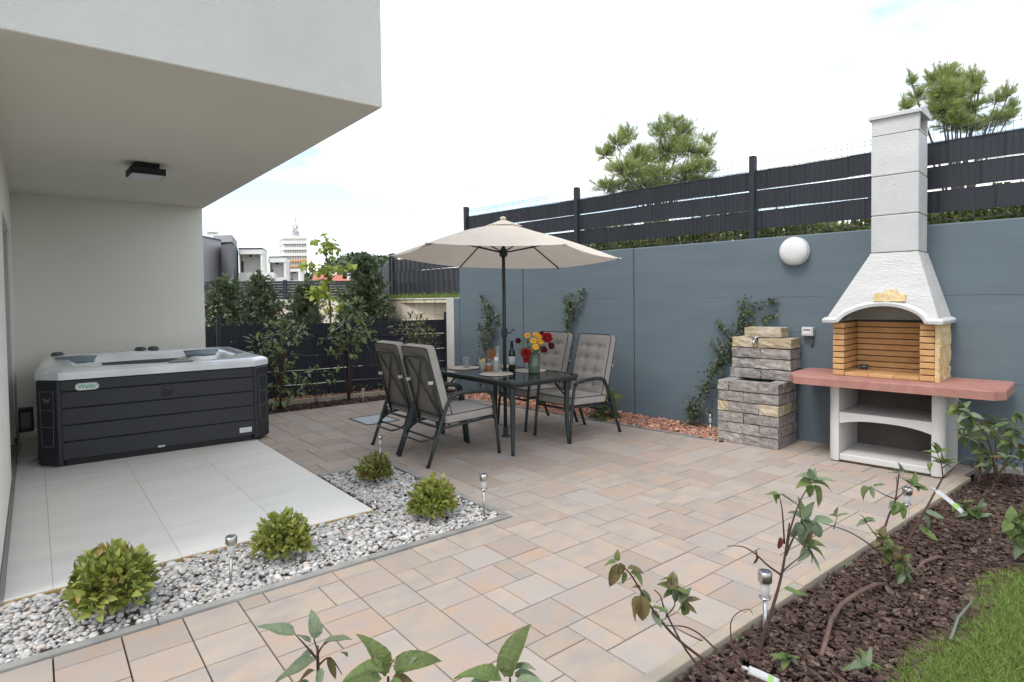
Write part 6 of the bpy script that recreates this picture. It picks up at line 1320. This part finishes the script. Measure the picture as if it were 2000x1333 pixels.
def balcony_house(label, d, x0, x1, ytop, ysoff, yrail, ybase, xr, side, doorx, deep=1.7, pw=4):
    t = thing('terraced_house', label, 'house', (*P2((x0+x1)/2, d), 0), 0, 'houses beyond the louvre fence'); zr, zs, zp = hgt(x0, ytop, d), hgt(x0, ysoff, d), hgt(x0, yrail, d)
    D = d*1.0
    block(t, 'roof_slab', 'hwhite', [(x0, D), (x1, D), (x1+side, D+deep*1.7), (x0+side*.4, D+deep*1.7)], zs, zr)
    block(t, 'roof_edge', 'frame', [(x0-.5, D-.05), (x1+.3, D-.05), (x1+side+.3, D+deep*1.75), (x0+side*.4, D+deep*1.75)], zr+.003, zr+.09)
    block(t, 'back_wall', 'hwhite', [(x0+6, D+deep*.75), (x1-1, D+deep*.75), (x1-1, D+deep), (x0+6, D+deep)], -1, zs-.01)
    block(t, 'side_wall', 'hwhite', [(x1-pw, D+.05), (x1, D+.05), (x1+side*.8, D+deep*1.4), (x1+side*.8-pw*.6, D+deep*1.4)], -1, zs-.005)
    block(t, 'side_wall', 'hwhite', [(x0+1, D+.1), (x0+2.0, D+.1), (x0+6, D+deep), (x0+5, D+deep)], -1, zs-.005)
    block(t, 'parapet', 'hwhite', [(x0, D-.8), (xr, D-.8), (xr, D-.55), (x0, D-.55)], -1, zp)
    block(t, 'parapet', 'hwhite', [(xr+.05, D-.8), (xr+side*.55, D+1.2), (xr+side*.55-1, D+1.3), (xr-.8, D-.5)], -1, zp-.02)
    block(t, 'door', 'frame', [(doorx, D+deep*.55), (doorx+5.5, D+deep*.7), (doorx+5.5, D+deep*.73), (doorx, D+deep*.58)], 0, hgt(doorx, ysoff+13, D+deep*.6))
    block(t, 'grey_wing', 'hdark', [(x1+.5, D+deep*.9), (x1+side*.9, D+deep*1.5), (x1+side*.9, D+deep*2.3), (x1+.5, D+deep*2.3)], -1, zr-.25)
    mx_ = (x0+x1)/2; block(t, 'ceiling_lamp', 'frame', [(mx_-2.5, D+deep*.35), (mx_+2.5, D+deep*.35), (mx_+2.5, D+deep*.42), (mx_-2.5, D+deep*.42)], zs-.16, zs-.006)
    block(t, 'downpipe', 'frame', [(x0-1.6, D-.1), (x0-.4, D-.1), (x0-.4, D+.05), (x0-1.6, D+.05)], -1, zr-.1)
balcony_house('nearest white house with deep open balcony beyond the louvre fence', 46, 468.5, 515, 487, 497, 534, 550, 536, 9, 472)
balcony_house('middle white house with balcony stepping down beyond the louvre fence', 60, 527, 560, 503, 513, 543, 550, 560, 9, 529)
balcony_house('farthest and lowest white house with balcony beyond the louvre fence', 76, 566, 588, 524.5, 531, 549, 552, 592, 9, 567)
# slab tower block with mast, 260 m away
D = 260; tw = thing('tower_block', 'distant white tower block with orange bands and roof antenna', 'building', (*P2(578, D), 0))
zt2 = hgt(580, 467, D)
block(tw, 'tower_body', 'tower', [(548, D+14), (556, D), (602, D), (600, D+24)], -5, zt2)
for k in range(7):
    z = zt2-1.2-k*2.6; c = 'orange' if k in (3, 4) else 'hwhite'
    block(tw, 'balcony_band', c, [(547.5, D+13.6), (555.8, D-.8), (602.5, D-.8), (602.4, D-.2), (556, D-.2), (548, D+14)], z-1.0, z)
    for j in range(9):
        px = 559+j*4.8; block(tw, 'window', 'hgrey', [(px, D-.1), (px+2.4, D-.1), (px+2.4, D+.1), (px, D+.1)], z-2.3, z-1.1)
block(tw, 'parapet', 'hwhite', [(547.6, D+13.5), (555.6, D-.7), (602.6, D-.7), (600.5, D+24.5)], zt2+.01, zt2+1.2)
mb = MB(); c = Vector((*P2(581, D+6), 0)); z0, z1 = zt2+1.2, hgt(581, 436, D)
for (sx, sy) in ((-1, -1), (1, -1), (1, 1), (-1, 1)): mb.bar((c.x+sx*1.4, c.y+sy*1.4, z0), (c.x+sx*.5, c.y+sy*.5, z1), .22, .22)
for k in range(8):
    z = z0+(z1-z0)*k/7; w = 1.4-.9*k/7
    for (a, b) in (((-1, -1), (1, -1)), ((1, -1), (1, 1)), ((1, 1), (-1, 1)), ((-1, 1), (-1, -1))):
        mb.bar((c.x+a[0]*w, c.y+a[1]*w, z), (c.x+b[0]*w, c.y+b[1]*w, z), .14, .14)
        if k < 7: w2 = 1.4-.9*(k+1)/7; mb.bar((c.x+a[0]*w, c.y+a[1]*w, z), (c.x+b[0]*w2, c.y+b[1]*w2, z0+(z1-z0)*(k+1)/7), .12, .12)
mb.bar((c.x, c.y, z1), (c.x, c.y, hgt(581, 423, D)), .25, .25); o = mb.build('mast', 'mast', tw, kind='stuff'); o.matrix_parent_inverse = Matrix.Translation(-tw.location)
mb = MB()
for k in range(12): a = random.uniform(0, 6.28); zz_ = random.uniform(z0+1, z1-.5); mb.box(c.x+1.3*math.cos(a)-.35, c.x+1.3*math.cos(a)+.35, c.y+1.3*math.sin(a)-.35, c.y+1.3*math.sin(a)+.35, zz_, zz_+1.3)
o = mb.build('antenna_panels', 'hwhite', tw, kind='stuff'); o.matrix_parent_inverse = Matrix.Translation(-tw.location)
# red roofed houses below the wood
def red_house(label, px, d, wpx, y_eave, y_ridge):
    x, y = P2(px, d); t = thing('red_roofed_house', label, 'house', (x, y, 0), math.atan2(HR.y, HR.x)+.25, 'red roofed houses below the wood'); w = wpx/FPX*d/2; ze, zr_ = hgt(px, y_eave, d), hgt(px, y_ridge, d)
    mb = MB(); mb.box(-w*.95, w*.95, .3, 7.7, -3, ze); mb.build('wall', 'hwhite', t)
    mb = MB(); mb.add([(-w, 0, ze), (w, 0, ze), (w, 4, zr_), (-w, 4, zr_), (-w, 8, ze), (w, 8, ze)], [(0, 1, 2, 3), (3, 2, 5, 4), (1, 5, 2), (0, 3, 4), (0, 4, 5, 1)]); rf = mb.build('roof', 'rooftile', t)
    mb = MB(); mb.box(w*.3, w*.3+.7, 3, 3.7, ze, zr_+.8); mb.build('chimney', 'hwhite', rf)
    for k in range(3): mb = MB(); x0 = -w*.7+k*w*.6; mb.box(x0, x0+w*.2, .26, .31, ze-1.9, ze-.6); mb.build('window', 'frame', t)
red_house('red roofed house partly behind the lime green tree', 640, 95, 56, 547, 534); red_house('red roofed house left of the widest conifer, upper one', 690, 120, 48, 540, 528); red_house('red roofed house left of the widest conifer, lower one', 672, 82, 40, 553, 543)
# wooded hill
mb = MB(); hx = np.linspace(300, 1200, 40)
ridge = [(x, 150+20*math.sin(x*.02)) for x in hx]
vs = []
for (x, dd) in ridge:
    a = P2(x, dd-45); b = P2(x, dd); c = P2(x, dd+120); top = 5.0+2.0*math.sin(x*.013)
    vs += [(*a, -2), (*b, top), (*c, top+1)]
mb.add(vs, [(3*i, 3*i+3, 3*i+4, 3*i+1) for i in range(39)]+[(3*i+1, 3*i+4, 3*i+5, 3*i+2) for i in range(39)], True); struct('hills', mb, 'terrain')
parts = []
for k in range(340):
    x = rng.uniform(560, 1190); dd = rng.uniform(112, 190); c = np.array([*P2(x, dd), 0]); f = (dd-112)/50; top = 1.5+(4.6+1.6*math.sin(x*.02)+rng.uniform(-1.0, 1.3))*min(1, .45+.55*f)+ (1.2 if 640 < x < 800 else 0)
    top = top*1.45; r = rng.uniform(2.2, 3.8); n = 110; dv = rdir(n); dv[:, 2] = np.abs(dv[:, 2]); P = np.array([c[0], c[1], top-r*.7])+dv*r*np.array([1, 1, .75])*rng.uniform(.75, 1.05, (n, 1)); parts.append(scatter(*LEAF2, P, rdir(n), dv, rng.uniform(.7, 1.6, n)))
    n2 = 26; P = np.array([c[0], c[1], 0])+np.stack([rng.normal(0, r*.5, n2), rng.normal(0, r*.5, n2), rng.uniform(0, max(.5, top-r*.6), n2)], 1); parts.append(scatter(*LEAF2, P, rdir(n2), rdir(n2), rng.uniform(1.2, 2.4, n2)))
V, F = cat2(parts); link('woods', np_mesh('woods', V, F), 'woods', None, kind='stuff', label='distant wooded hill behind the houses')
print('objects', len(bpy.data.objects), 'tris', sum(len(o.data.polygons) for o in S.objects if o.type == 'MESH'))
